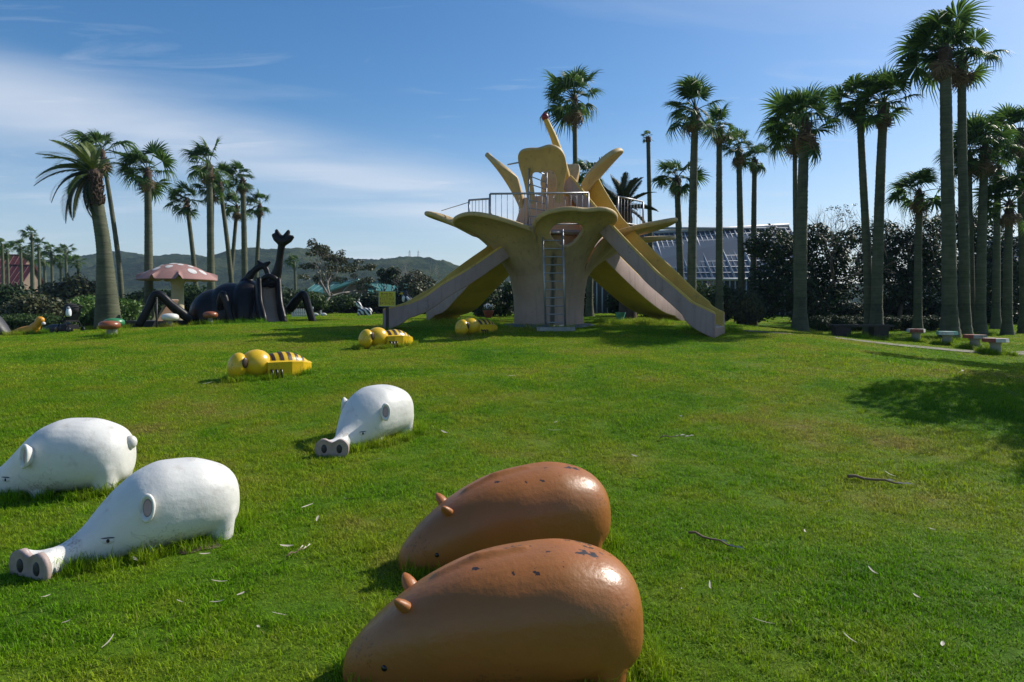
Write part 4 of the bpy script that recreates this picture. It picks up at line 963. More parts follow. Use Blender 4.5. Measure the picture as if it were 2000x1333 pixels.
def pig_body(kind):
    if kind == 'white':
        st = [(-.545, .36, .26, .03), (-.53, .45, .17, .13), (-.47, .54, .10, .22), (-.36, .60, .07, .285), (-.2, .645, .05, .315), (-.03, .65, .04, .32), (.12, .605, .03, .30), (.26, .505, .01, .245), (.38, .38, -.01, .178),
              (.48, .275, -.02, .128), (.58, .212, .0, .092), (.67, .190, .01, .088), (.75, .205, .0, .122), (.81, .24, -.01, .175), (.83, .245, -.01, .185)]
    else:
        st = [(-.635, .33, .22, .03), (-.615, .43, .14, .14), (-.55, .52, .08, .225), (-.43, .585, .05, .29), (-.25, .615, .04, .32), (-.05, .595, .03, .32), (.12, .56, .02, .30), (.28, .495, .0, .265), (.42, .415, -.02, .22), (.54, .325, -.03, .17), (.63, .24, -.03, .12), (.69, .165, -.02, .075), (.71, .12, .0, .045)]
    mb = MB().loft(body_rings(dense(st)))
    rx = -.38 if kind == 'white' else -.44
    for s in (-1, 1):
        mb.tube([(rx, s * .15, .26), (rx - .01, s * .155, .12), (rx, s * .16, -.06)], [.12, .09, .08], 12)
        mb.tube([(.10, s * .15, .24), (.11, s * .155, .1), (.11, s * .155, -.06)], [.10, .085, .075], 12)
    mat = M['white'] if kind == 'white' else M['brownpig']
    if kind == 'white':
        for s in (-1, 1):   # brow ridge and cheek fold
            mb.tube([(.33, s * .185, .235), (.385, s * .16, .232), (.43, s * .13, .222)], [.008, .016, .008], 8)
    else:
        mb.tube([(.30, 0, .475), (.1, 0, .563), (-.12, 0, .60)], [.025, .03, .02], 8)
    me = blend(mb, 'body', mat, .013, 16, .5)
    if kind == 'white':
        for v in me.vertices:
            if v.co.x > .70 and v.co.z > .12: v.co.z -= .055 * min(1, (v.co.x - .70) / .1) * math.exp(-(v.co.y / .06) ** 2) * (v.co.z - .12) / .12
    return me
def lathe_dir(prf, n, sx, sy, rot, c):
    mb = MB(); mb.lathe(prf, n, (0, 0, 0), 0, sx, sy); mb.v = [tuple(rot @ Vector(p) + Vector(c)) for p in mb.v]; return mb
PIGM = {}
for kind in ('white', 'brown'):
    me = pig_body(kind); 
    bv = BVHTree.FromPolygons([v.co for v in me.vertices], [tuple(p.vertices) for p in me.polygons])
    def hit(o, d):
        p, n, i, q = bv.ray_cast(Vector(o), Vector(d).normalized()); return p, n
    parts = []
    for s in (-1, 1):
        if kind == 'white':
            p, n = hit((.13, s * .8, .40), (0, -s, 0))
            d = (Vector((.55, s * .8, .10))).normalized(); rot = d.to_track_quat('Z', 'Y').to_matrix()
            c = p + Vector((.0, s * .026, .01))
            parts.append(('ear', lathe_dir([(.026, -.06), (.043, -.02), (.056, .008), (.058, .022), (.050, .032), (.041, .024), (.036, .010), (.004, .004)], 20, .95, 1.75, rot, c).mesh('ear', M['white']),
                          [('inner_ear', lathe_dir([(.035, .010), (.028, .011), (.003, .011)], 16, .95, 1.75, rot, c).mesh('inner_ear', M['pink']))]))
            p, n = hit((.395, s * .8, .195), (0, -s, 0)); q = n.to_track_quat('Z', 'Y').to_matrix()
            parts.append(('eye', MB().ell(p, (.046, .022, .008), 14, 8, q).mesh('eye', M['white_clean']),
                          [('pupil', MB().ell(p + n * .005, (.014, .014, .007), 12, 8, q).mesh('pupil', M['eye'])), ('eyelid', MB().ell(p + n * .003 + Vector((0, 0, .020)), (.050, .004, .007), 12, 8, q).mesh('eyelid', M['darkgrey']))]))
        else:
            p, n = hit((.42, s * .11, .9), (0, 0, -1))
            d = (Vector((.55, s * .55, .70))).normalized(); rot = d.to_track_quat('Z', 'Y').to_matrix()
            parts.append(('ear', lathe_dir([(.046, -.05), (.046, .0), (.040, .028), (.028, .052), (.013, .068), (.003, .072)], 16, .85, .60, rot, p).mesh('ear', M['brownpig']), []))
            p, n = hit((.50, s * .8, .17), (0, -s, 0)); parts.append(('eye', MB().ell(p, (.014, .014, .008), 12, 8, n.to_track_quat('Z', 'Y').to_matrix()).mesh('eye', M['eye']), []))
    if kind == 'white':   # figure-eight snout disc with two nostrils
        ring = []; inner = []
        for k in range(48):
            a = 2 * math.pi * k / 48; ca, sa = math.cos(a), math.sin(a)
            y, z = .176 * math.copysign(abs(ca) ** .87, ca), .117 + .118 * math.copysign(abs(sa) ** .87, sa)
            if z > .12: z -= .055 * math.exp(-(y / .06) ** 2) * (z - .12) / .12
            ring.append((.850, y, z)); inner.append((.842, y * .86, .117 + (z - .117) * .82))
        back = [(.80, y, z) for x, y, z in ring]; cen = [(.840, y * .3, .112 + (z - .117) * .3) for x, y, z in inner]
        mb = MB().loft([back, ring, inner, cen]); me2 = mb.mesh('snout_disc', M['snout']); fixn(me2)
        parts.append(('snout_disc', me2, [('nostril', MB().ell((.842, s * .080, .118), (.012, .030, .046), 12, 8).mesh('nostril', M['darkgrey'])) for s in (-1, 1)]))
    if kind == 'white':
        for m_ in [me] + [q[1] for q in parts] + [w[1] for q in parts for w in q[2]]: bendm(m_)
    PIGM[kind] = (me, parts)
def pig(kind, u, Y, face, label, sc=1.0, dz=-.045, x=None, tail=False):
    p = ground_at(u, Y) if x is None else Vector((x, Y, G(x, Y))); p.z += dz
    t = thing('pig_sculpture', p, label, 'pig sculpture', 'pig sculptures on the lawn'); t.scale = (sc, sc, sc)
    n = gnormal(p.x, p.y); n = (n + Vector((0, 0, 1))).normalized(); f = Vector((math.cos(R(face)), math.sin(R(face)), 0)); f = (f - n * f.dot(n)).normalized()
    t.rotation_euler = Matrix((f, n.cross(f), n)).transposed().to_euler()
    me, parts = PIGM[kind]; obj('body', me, t)
    for nm, m, subs in parts:
        o = obj(nm, m, t)
        for sn, sm in subs: obj(sn, sm, o)
    if tail: MB().ell((-.535, 0, .43), (.055, .05, .06), 14, 10).build('tail', M['white'], t)
    return t
pig('brown', 0, 3.03, 182, 'nearest glossy brown pig with dark chipped paint on its back', .98, x=-.045)
pig('brown', 0, 4.32, 194, 'brown pig half hidden behind the nearest brown pig', 1.0, x=.0)
pig('white', 0, 4.55, 217, 'white pig with broad snout disc towards the viewer, front of the white pair', .90, x=-2.34)
pig('white', 0, 5.75, 187, 'white pig cut by the picture edge, behind the front white pig', .98, x=-3.76, tail=True)
pig('white', 0, 7.35, 238, 'lone white pig with speckled dirty back in mid lawn', .93, x=-1.50)

# ------------------------------------------------------------------ bees
def bee_parts():
    pr = []
    pr.append(('head', MB().ell((.46, 0, .165), (.145, .20, .215), 22, 14, Matrix.Rotation(R(-12), 3, 'Y')).mesh('head', M['yellow']), []))
    for s in (-1, 1):
        n = Vector((-.42, s * .9, .05)).normalized(); q = n.to_track_quat('Z', 'Y').to_matrix()
        pr.append(('eye', MB().ell((.385, s * .170, .235), (.055, .085, .022), 16, 8, q).mesh('eye', M['stripe']), []))
    pr.append(('thorax', MB().ell((.18, 0, .19), (.235, .225, .215), 22, 14).mesh('thorax', M['yellow']), []))
    ab = [(.06, .13), (.0, .185), (-.1, .215), (-.22, .225), (-.35, .205), (-.48, .155), (-.58, .09), (-.64, .04), (-.70, .008)]
    xs_ = np.array([a for a, _ in ab])[::-1]; rr = np.array([b for _, b in ab])[::-1]; fr = pchip(xs_, rr)
    def ring(x, o=0, a0=0, a1=2 * math.pi, n=24):
        r = float(fr(x)) + o; return [Vector((x, r * .98 * math.cos(a0 + (a1 - a0) * k / n), .115 + r * .98 * math.sin(a0 + (a1 - a0) * k / n))) for k in range(n + (a1 - a0 < 6))]
    subs = []
    for x0, x1 in ((-.02, -.075), (-.145, -.205), (-.275, -.335), (-.40, -.45), (-.51, -.55)):
        mb = MB(); mb.loft([ring(x0 + (x1 - x0) * k / 3, .0 if k in (0, 3) and False else .004, R(8), R(172), 18) for k in range(4)], False, closed=False)
        m = mb.mesh('stripe', M['stripe']); fixn(m); subs.append(('stripe', m))
    pr.append(('abdomen', MB().loft([ring(x) for x in np.linspace(.06, -.70, 26)]).mesh('abdomen', M['yellow']), subs))
    for s in (-1, 1):   # folded wing: a wedge shelf along each side
        v = []
        for x, yo, zt in ((.06, .225, .215), (-.1, .275, .215), (-.3, .275, .205), (-.5, .20, .175), (-.68, .05, .12)):
            yi = max(.0, yo - .14); v += [(x, s * yi, zt + .02), (x, s * yo, zt), (x, s * yo * .985, zt - .035), (x, s * yo * .93, -.04), (x, s * yi, -.04)]
        mb = MB(); rings = [[Vector(q) for q in v[i * 5:i * 5 + 5]] for i in range(5)]; mb.loft(rings); m = mb.mesh('wing', M['yellow'], False); fixn(m); pr.append(('wing', m, []))
        for k in range(3):
            x = .015 - .07 * k; mb = MB().tube([(x, s * .20, .10), (x, s * .30, .085), (x + .005, s * .315, -.05)], .018, 6); pr.append(('leg', mb.mesh('leg', M['black']), []))
    return pr
BEE = bee_parts()
def bee(u, Y, face, label, sc=.98):
    p = ground_at(u, Y); p.z += .035
    t = thing('bee_sculpture', p, label, 'bee sculpture', 'bee sculptures on the lawn'); t.scale = (sc, sc, sc)
    n = gnormal(p.x, p.y); f = Vector((math.cos(R(face)), math.sin(R(face)), 0)); f = (f - n * f.dot(n)).normalized()
    t.rotation_euler = Matrix((f, n.cross(f), n)).transposed().to_euler()
    for nm, m, subs in BEE:
        o = obj(nm, m, t)
        for sn, sm in subs: obj(sn, sm, o)
bee(524, 10.6, 215, 'yellow bee nearest the viewer, lowest on the slope')
bee(752, 14.6, 220, 'middle yellow bee of the three, below the yellow sign')
bee(930, 17.0, 222, 'farthest yellow bee, close to the flower tower')

# ------------------------------------------------------------------ rhinoceros beetle
BY = 24.0; bk = BY / F
b0 = ground_at(465, BY); beetle = thing('beetle_slide', b0, 'huge glossy black rhinoceros beetle with forked horns and a chute in its head', 'playground slide')
def BL(u, v, y=0.0): return Vector(((u - 465) * bk, y, (622 - v) * bk))
mb = MB()
rot = Matrix.Rotation(R(-8), 3, 'Y')
mb.ell(BL(424, 612), (.90, 1.0, 1.02), 28, 18, rot)
mb.ell(BL(455, 612), (.95, 1.02, 1.24), 28, 18, rot)
mb.ell(BL(486, 612), (.75, .98, 1.34), 28, 18)
mb.ell(BL(515, 612), (.62, .80, 1.0), 24, 16)
mb.box(BL(465, 616), (2.3, 1.6, .5))
# thorax horn with the eye between its two stems
mb.tube(crom([BL(474, 552), BL(487, 532), BL(500, 517), BL(513, 510)], 6), [.20] * 4 + [.15] * 5 + [.12] * 5 + [.11] * 5, 12)
mb.tube(crom([BL(520, 556), BL(524, 535), BL(521, 520), BL(516, 510)], 6), [.18] * 4 + [.12] * 5 + [.10] * 10, 12)
mb.tube([BL(514, 512), BL(508, 506), BL(502, 500)], [.12, .09, .045], 10)
mb.tube([BL(514, 512), BL(521, 507), BL(529, 502)], [.12, .09, .04], 10)
# head horn
hp = crom([BL(528, 572, -.1), BL(538, 543, -.15), BL(547, 515, -.2), BL(552, 488, -.25), BL(557, 464, -.3)], 8)
mb.tube(hp, [.30 - .175 * min(1, (i / 20)) ** .7 for i in range(len(hp))], 16)
for u, v, r in ((538, 450, .055), (545, 441, .05), (570, 442, .05), (579, 454, .055)):
    mb.tube([BL(557, 466, -.3), BL((557 + u) / 2 + (u - 557) * .15, (462 + v) / 2 + 2, -.3), BL(u, v, -.3)], [.17, .12, r], 10)
mb.tube([BL(557, 462, -.3), BL(557, 458, -.3)], [.16, .14], 10)
obj('body', blend(mb, 'body', M['beetle'], .032, 4, .5), beetle)
# wing case groove and legs
for s, pts, r in ((0, [BL(403, 618, -1.0), BL(376, 592, -1.3), BL(350, 567, -1.5), BL(336, 595, -1.6), BL(322, 626, -1.7)], .135), (0, [BL(452, 596, -.85), BL(457, 578, -1.05), BL(463, 567, -1.15), BL(473, 594, -1.2), BL(483, 627, -1.25)], .125),
                  (0, [BL(560, 596, .3), BL(576, 578, .2), BL(591, 566, .1), BL(601, 592, .1), BL(611, 626, .1)], .135), (0, [BL(400, 600, .9), BL(383, 585, 1.3), BL(372, 576, 1.5), BL(362, 600, 1.6), BL(352, 624, 1.7)], .13)):
    MB().tube(crom(pts, 5), [r * 1.15] * 6 + [r] * 6 + [r * .95] * 9, 12).build('leg', M['beetle'], beetle)
for u, y in ((525, -.74),): MB().ell(BL(526, 598, -.72), (.07, .05, .07), 12, 8).build('eye', M['eye'], beetle)
# chute out of the head: beige floor between flared black walls
cp = crom([BL(530, 552, -.35), BL(537, 578, -.62), BL(546, 603, -.95), BL(557, 619, -1.25), BL(563, 625, -1.4)], 6)
wl_, wr_, fl_ = [], [], []
nC = len(cp)
for i, p in enumerate(cp):
    t = (cp[min(i + 1, nC - 1)] - cp[max(i - 1, 0)]).normalized(); sd = t.cross(Vector((0, 0, 1))).normalized(); f = i / (nC - 1); w = .24
    up = sd.cross(t).normalized(); hgt = .46 * (1 - f) ** .7 + .14
    fl_.append([p - sd * w, p - sd * w * .3 - up * .03, p + sd * w * .3 - up * .03, p + sd * w])
    for L, s in ((wl_, -1), (wr_, 1)):
        q = p + sd * s * w; o_ = q + sd * s * .16
        L.append([q - up * .05, q + up * hgt * .8, q + up * hgt + sd * s * .04, o_ + up * hgt * .9, o_ + sd * s * .05 - up * .05, o_ - Vector((0, 0, .35 * (1 - f) + .1)), q - Vector((0, 0, .35 * (1 - f) + .1))])
mb = MB().loft(fl_, False, closed=False); m = mb.mesh('chute', M['chute']); fixn(m); ch = obj('chute', m, beetle); ch.modifiers.new('s', 'SOLIDIFY').thickness = -.04
for L in (wl_, wr_):
    m = MB().loft(L).mesh('chute_wall', M['beetle']); fixn(m); obj('chute_wall', m, beetle)
mb = MB().tube(crom([fl_[0][0] + Vector((0, 0, .05)), BL(524, 540, -.5), BL(536, 532, -.55), BL(549, 541, -.5), fl_[0][3] + Vector((0, 0, .05))], 6), .10, 10); mb.build('hood_rim', M['beetle'], beetle)
MB().box(BL(352, 603, -1.0), (.06, .75, 1.05), Matrix.Rotation(R(28), 3, 'Y')).build('ramp_board', M['chute'], beetle, False)
MB().box(BL(318, 624, -.6) + Vector((.1, 0, 0)), (1.7, 1.4, .26)).build('plinth', M['darkgrey'], beetle, False)

# ------------------------------------------------------------------ mushrooms, stools, bench
ms = thing('mushroom_shelter', ground_at(347, 27.5), 'big faded red toadstool shelter with white spots', 'mushroom shelter')
mk = 27.5 / F; zt = (P(347, 515, 27.5).z - ms.location.z); zr = (P(347, 547, 27.5).z - ms.location.z); rc = 72 * mk
def capz(r): return zr + (zt - zr) * (1 - (r / rc) ** 2) + .0
mb = MB(); rings = []; NA = 144
for j in range(15):
    r = rc * max(.01, j / 14); ring = []
    for k in range(NA):
        a = 2 * math.pi * k / NA; z = capz(r)
        for na in (R(-101), R(-62), R(20), R(80), R(140), R(200)):
            da = abs((a - na + math.pi) % (2 * math.pi) - math.pi); z += .20 * max(0, 1 - da / .075) * max(0, (j - 10) / 4)
        ring.append(Vector((r * math.cos(a), r * math.sin(a), z)))
    rings.append(ring)
under = [[Vector((p.x * q, p.y * q, p.z + dz_)) for p in rings[-1]] for q, dz_ in ((.995, -.03), (.93, -.02), (.5, .08), (.12, .12))]
m = MB().loft(rings + under).mesh('cap', M['cap']); fixn(m); cap = obj('cap', m, ms, 60)
MB().lathe([(.30, -.1), (.26, .2), (.235, .8), (.235, zr - .3), (.30, zr + .1), (.34, zr + .2)], 20).build('stem', M['stem'], ms)
for az, rr_, sz in ((-150, .78, .19), (-118, .62, .15), (-95, .20, .16), (-88, .50, .14), (-35, .72, .17), (-52, .33, .12), (-10, .75, .15), (175, .75, .15), (60, .6, .18), (120, .5, .18), (-140, .4, .10), (-20, .45, .11)):
    cx, cy = math.cos(R(az)) * rr_ * rc, math.sin(R(az)) * rr_ * rc; v = [(cx, cy, capz(math.hypot(cx, cy)) + .028)]
    for k in range(16):
        x, y = cx + sz * math.cos(k * math.pi / 8), cy + sz * math.sin(k * math.pi / 8); v.append((x, y, capz(min(rc, math.hypot(x, y))) + .012))
    m = MB().add(v, [(0, 1 + k, 1 + (k + 1) % 16) for k in range(16)]).mesh('spot', M['white_clean']); fixn(m); obj('spot', m, cap)
MB().box((-.55, -.9, .06), (.75, .5, .1)).build('floor_mat', M['stool_red'], ms, False)
def stool(u, Y, mat, label, d=.50, extra=None, tilt=0):
    t = thing('mushroom_stool', ground_at(u, Y), label, 'stool', 'mushroom stools')
    MB().lathe([(.10, -.1), (.07, .05), (.065, .26), (.09, .3)], 14).build('post', M['concrete'], t)
    MB().lathe([(.06, .225), (d * .32, .22), (d * .46, .25), (d * .5, .31), (d * .47, .37), (d * .36, .41), (d * .15, .428), (.01, .43)], 26).build('seat', M[mat], t)
    return t
stool(332, 20.6, 'white', 'white mushroom stool beside the thin dark post')
stool(411, 22.0, 'brownpaint', 'brown mushroom stool in front of the beetle rear leg', .46)
stool(214, 16.9, 'brownpaint', 'brown mushroom stool with a green one tucked behind it', .50)
stool(223, 17.7, 'greenpaint', 'green mushroom stool behind a brown stool', .50)
p = thing('thin_post', ground_at(306, 19.6), 'thin dark metal post standing by the white mushroom stool', 'post')
MB().tube([(0, 0, -.1), (0, 0, .86)], .028, 8).build('shaft', M['postiron'], p); MB().ell((0, 0, .87), (.034, .034, .03), 10, 6).build('finial', M['postiron'], p)
def wedge_stool(u, Y, cols, label, d=.56):
    t = thing('octagonal_stool', ground_at(u, Y), label, 'stool', 'octagonal painted stools', rnd.random())
    MB().lathe([(.16, -.1), (.13, .08), (.11, .22), (.13, .27), (.16, .30)], 16).build('pedestal', M['concrete'], t)
    for k in range(8):
        a0, a1 = k * math.pi / 4 + .012, (k + 1) * math.pi / 4 - .012; r = d / 2
        v = [(0, 0, .30), (r * math.cos(a0), r * math.sin(a0), .30), (r * math.cos(a1), r * math.sin(a1), .30)]
        v += [(x * .97, y * .97, .395) for x, y, z in v]
        m = MB().add(v, [(0, 2, 1), (3, 4, 5), (0, 1, 4, 3), (1, 2, 5, 4), (2, 0, 3, 5)]).mesh('panel', M[cols[(k // 2) % len(cols)]], False); fixn(m); obj('panel', m, t)
wedge_stool(1789, 20.4, ('stool_red', 'white_clean'), 'red and white octagonal stool in front of the short dark palm', .50)
wedge_stool(1850, 19.4, ('teal', 'teal', 'white_clean'), 'worn teal octagonal stool at the foot of the tallest palm', .54)
wedge_stool(1904, 18.2, ('stool_red', 'stool_red', 'concrete'), 'brownish red octagonal stool between the teal and the nearest stool', .56)
wedge_stool(1944, 17.3, ('white_clean', 'stool_red'), 'nearest octagonal stool with white and red panels by the path', .58)
b = thing('park_bench', ground_at(1682, 20.6), 'low dark slab bench under the joined palms', 'bench', None, R(-6))
for k in range(3): MB().box((0, -.17 + .17 * k, .40), (1.72, .155, .06)).build('slat', M['darkwood'], b, False)
for s in (-.58, .50): MB().box((s, 0, .16), (.42, .40, .46)).build('leg', M['darkwood'], b, False)

# ------------------------------------------------------------------ sign
sg = thing('warning_sign', ground_at(756, 17.45), 'yellow notice board with brown Japanese lettering on a dark post', 'sign')
sk = 17.45 / F; sz0 = sg.location.z; zc = P(756, 584, 17.45).z - sz0
MB().box((0, .03, zc / 2 - .1), (.075, .05, zc + .35)).build('post', M['postiron'], sg, False)
bd = MB().box((0, 0, zc), (32 * sk, .02, 29 * sk)).build('board', M['signyellow'], sg, False)
W_, H_ = 32 * sk, 29 * sk
for c_, d_ in (((0, 0, H_ / 2), (W_ + .02, .03, .014)), ((0, 0, -H_ / 2), (W_ + .02, .03, .014)), ((W_ / 2, 0, 0), (.014, .03, H_)), ((-W_ / 2, 0, 0), (.014, .03, H_))):
    MB().box((c_[0], 0, zc + c_[2]), d_).build('frame', M['signframe'], bd, False)
for k, (txt, wd) in enumerate((('すべりだい', .74), ('すごくあついよ', .90), ('ちゅういして!!', .90))):
    cu = bpy.data.curves.new('lettering', 'FONT'); cu.body = txt; cu.align_x = 'CENTER'; cu.align_y = 'CENTER'; cu.extrude = .004; cu.offset = .03
    o = bpy.data.objects.new('tmp', cu); COL.objects.link(o); bpy.context.view_layer.update()
    me = bpy.data.meshes.new_from_object(o.evaluated_get(bpy.context.evaluated_depsgraph_get())); bpy.data.objects.remove(o); me.name = 'lettering'
    co = np.array([v.co for v in me.vertices]); s_ = W_ * wd / max(.01, np.ptp(co[:, 0])); hs = min(1.5, H_ * .25 / max(.01, np.ptp(co[:, 1])) / s_) * s_
    ctr = (co.min(0) + co.max(0)) / 2
    for v in me.vertices:
        q = v.co - Vector(ctr); v.co = (q.x * s_, -.0125 - q.z * .3, zc + H_ * (.30 - .30 * k) + q.y * hs)
    me.materials.clear(); me.materials.append(M['signtext']); obj('lettering', me, bd)
    if k < 2: MB().box((0, -.012, zc + H_ * (.15 - .30 * k)), (W_ * .86, .004, .006)).build('ruled_line', M['signtext'], bd, False)

# ------------------------------------------------------------------ small animals and odds and ends
dk = thing('duck_sculpture', ground_at(52, 20.2), 'orange duck sculpture with raised head and white bill by the hedge', 'duck sculpture')
mb = MB().loft(body_rings(dense([(-.48, .06, .0, .02), (-.38, .12, -.02, .10), (-.15, .22, -.04, .17), (.1, .27, -.04, .18), (.25, .27, -.04, .14), (.33, .22, -.02, .06)])))
mb.tube(crom([(.2, 0, .18), (.30, 0, .28), (.36, 0, .36), (.40, 0, .42)], 5), [.14] * 5 + [.11] * 5 + [.11] * 6, 12); mb.ell((.40, 0, .43), (.13, .11, .11), 14, 10)
obj('body', blend(mb, 'body', M['duck'], .022, 5), dk)
MB().ell((.50, 0, .33), (.055, .06, .05), 10, 6).build('bill', M['white_clean'], dk)
MB().ell((.47, -.09, .46), (.015, .01, .015), 8, 6).build('eye', M['eye'], dk)
sl = thing('seal_sculpture', ground_at(105, 21.6), 'low dark grey seal shaped sculpture lying behind the pushchair', 'sculpture')
obj('body', blend(MB().loft(body_rings(dense([(-.5, .06, -.02, .03), (-.3, .14, -.04, .14), (0, .24, -.05, .2), (.3, .25, -.05, .19), (.5, .18, -.03, .1)]))).ell((.45, 0, .2), (.13, .12, .11)), 'body', M['darkgrey'], .03, 4), sl)
for s in (-1, 1): MB().ell((.15, s * .24, .02), (.07, .14, .02), 10, 6).build('flipper', M['darkgrey'], sl)
sl = thing('rounded_sculpture', ground_at(-4, 20), 'dark blue rounded sculpture cut by the picture edge beside the duck', 'sculpture')
obj('body', blend(MB().loft(body_rings(dense([(-.5, .3, -.05, .1), (-.35, .52, -.05, .24), (-.1, .62, -.05, .28), (.1, .42, -.05, .25), (.28, .16, -.05, .16), (.36, .02, -.05, .06)]))), 'body', M['darkgrey'], .03, 4), sl)
MB().ell((.33, -.05, .03), (.07, .06, .03), 10, 6).build('foot', M['white_clean'], sl)
# pushchair
pc = thing('pushchair', ground_at(137, 20.3), 'black folding pushchair parked by the date palm', 'pushchair', None, R(150))
for s in (-1, 1):
    MB().tube([(.34, s * .2, .10), (.05, s * .2, .42), (-.28, s * .2, .78)], .014, 6).build('frame', M['cloth'], pc); MB().tube([(-.30, s * .2, .09), (.0, s * .2, .42), (.12, s * .2, .5)], .014, 6).build('frame', M['cloth'], pc)
    for x in (.34, -.30):
        w_ = MB().lathe([(.05, -.02), (.085, -.02), (.09, 0), (.085, .02), (.05, .02)], 14); w_.v = [(x + a, s * .2 + c, .085 + b) for a, b, c in w_.v]; w_.build('wheel', M['black'], pc)
MB().tube([(-.28, -.2, .78), (-.33, -.1, .80), (-.33, .1, .80), (-.28, .2, .78)], .016, 6).build('handlebar', M['cloth'], pc)
MB().box((.06, 0, .34), (.34, .36, .05)).build('seat', M['cloth'], pc, False); MB().box((-.14, 0, .54), (.05, .36, .42), Matrix.Rotation(R(-28), 3, 'Y')).build('backrest', M['cloth'], pc, False)
m = MB().ell((-.05, 0, .70), (.26, .2, .17), 16, 8).mesh('hood', M['cloth']); obj('hood', m, pc); MB().box((0, 0, .17), (.4, .3, .12)).build('basket', M['cloth'], pc, False)
bg_ = thing('plastic_bag', P(134, 611, 20.0), 'white plastic shopping bag hanging on the pushchair', 'bag')
obj('body', blend(MB().loft(body_rings(dense([(-.06, .08, -.10, .02), (-.04, .1, -.12, .07), (.03, .11, -.12, .08), (.07, .07, -.1, .03)]))), 'body', M['bag'], .012, 3), bg_)
for s in (-1, 1): MB().tube(crom([(-.04, s * .03, .09), (-.02, s * .02, .17), (.02, s * .02, .17), (.04, s * .03, .09)], 4), .008, 6).build('handle', M['bag'], bg_)
# zebra
def zebra_mat():
    m = bpy.data.materials.new('zebra_stripes'); m.use_nodes = True; nt = NT(m); b = nt.n['Principled BSDF']; t = nt.new('ShaderNodeTexCoord').outputs['Object']
    w = nt.new('ShaderNodeTexWave', {'Vector': t, 'Scale': 2.6, 'Distortion': 3.0, 'Detail': 2}, wave_type='BANDS', bands_direction='DIAGONAL')
    nt.l.new(ramp(nt, w.outputs[0], [(.40, (.01, .01, .01)), (.52, (.72, .72, .70))]), b.inputs['Base Color']); b.inputs['Roughness'].default_value = .5; return m
M['zebra'] = zebra_mat()
ZY = 34.0; zk = ZY / F; z = thing('zebra_sculpture', ground_at(713, ZY), 'small black and white zebra sculpture resting by the shrubs', 'zebra sculpture')
def ZL(u, v, y=0.): return Vector(((u - 713) * zk, y, (613 - v) * zk))
mb = MB().ell(ZL(714, 605), (.33, .2, .2), 16, 10).ell(ZL(705, 606), (.18, .2, .2), 14, 10).ell(ZL(722, 605), (.14, .17, .2), 14, 10).tube([ZL(706, 603), ZL(702, 593), ZL(699.5, 586)], [.15, .11, .09], 12).tube([ZL(699.5, 585.5), ZL(698, 588), ZL(696.8, 593, -.03)], [.10, .08, .06], 10)
for u in (702, 709, 719, 724): mb.tube([ZL(u, 605, -.12), ZL(u - 1, 614, -.16)], [.07, .05], 8)
obj('body', blend(mb, 'body', M['zebra'], .03, 4), z)
for s in (-1, 1): MB().tube([ZL(700.5, 584, s * .05), ZL(701, 580.5, s * .08)], [.035, .012], 8).build('ear', M['zebra'], z)
MB().tube([ZL(726.5, 602), ZL(727.5, 610)], [.025, .015], 6).build('tail', M['black'], z)
# black and white bird with a yellow bill, behind the slide
BYY = 27.; bkk = BYY / F; bd_ = thing('bird_sculpture', ground_at(797, BYY), 'tall black and white bird sculpture with yellow bill, above the slide rail', 'bird sculpture')
zb = bd_.location.z
def QL(u, v, y=0.): q = P(u, v, BYY); return Vector((q.x - bd_.location.x, y, q.z - zb))
mb = MB().ell(QL(797, 590), (.20, .17, .24), 14, 10).tube([QL(796, 588), QL(793, 578), QL(791, 573)], [.14, .10, .085], 10).ell(QL(791, 572), (.10, .09, .09), 12, 8)
for s in (-1, 1): mb.tube([QL(797, 596, s * .08), QL(797, 614, s * .09)], [.05, .04], 8)
obj('body', blend(mb, 'body', M['black'], .03, 4), bd_)
MB().tube([QL(789, 573), QL(784, 573.5), QL(779, 575)], [.04, .03, .01], 8).build('bill', M['yellow'], bd_)
for s in (-1, 1): MB().tube([QL(795, 580, s * .13), QL(800, 586, s * .17), QL(807, 593, s * .12)], [.04, .06, .03], 8).build('wing', M['white_clean'], bd_)
MB().ell(QL(789, 584, -.1), (.07, .06, .13), 10, 8).build('breast', M['white_clean'], bd_)
for i, (u, lab) in enumerate(((616, 'small white swan sculpture with raised neck by the shrubs, nearer the picket fence'), (632, 'small white swan sculpture lying low by the shrubs, nearer the zebra'))):
    s = thing('swan_sculpture', ground_at(u, 33.5), lab, 'swan sculpture', 'white swans'); hgt = .34 if i == 0 else .16
    mb = MB().ell((0, 0, .08), (.16, .09, .09), 12, 8).tube(crom([(-.10, 0, .1), (-.15, 0, .1 + hgt * .5), (-.12, 0, .1 + hgt), (-.17, 0, .08 + hgt)], 4), .032, 8)
    obj('body', blend(mb, 'body', M['white_clean'], .018, 3), s); MB().tube([(-.18, 0, .08 + hgt), (-.23, 0, .06 + hgt)], [.02, .008], 6).build('bill', M['duck'], s)
fc = thing('picket_fence', ground_at(588, 33), 'short white picket fence between the beetle and the swans', 'fence')
for k in range(9): MB().box((-.42 + .105 * k, 0, .17), (.07, .025, .36)).add([(-.455 + .105 * k, -.0125, .35), (-.385 + .105 * k, -.0125, .35), (-.42 + .105 * k, -.0125, .40), (-.455 + .105 * k, .0125, .35), (-.385 + .105 * k, .0125, .35), (-.42 + .105 * k, .0125, .40)], [(0, 1, 2), (5, 4, 3), (1, 4, 5, 2), (0, 2, 5, 3)]).build('picket', M['white_clean'], fc, False)
for zz in (.1, .26): MB().box((0, .025, zz), (.98, .02, .04)).build('rail', M['white_clean'], fc, False)
pt = thing('flower_pot', ground_at(1212, 25), 'teal octagonal flower pot on the grass behind the tower', 'flower pot')
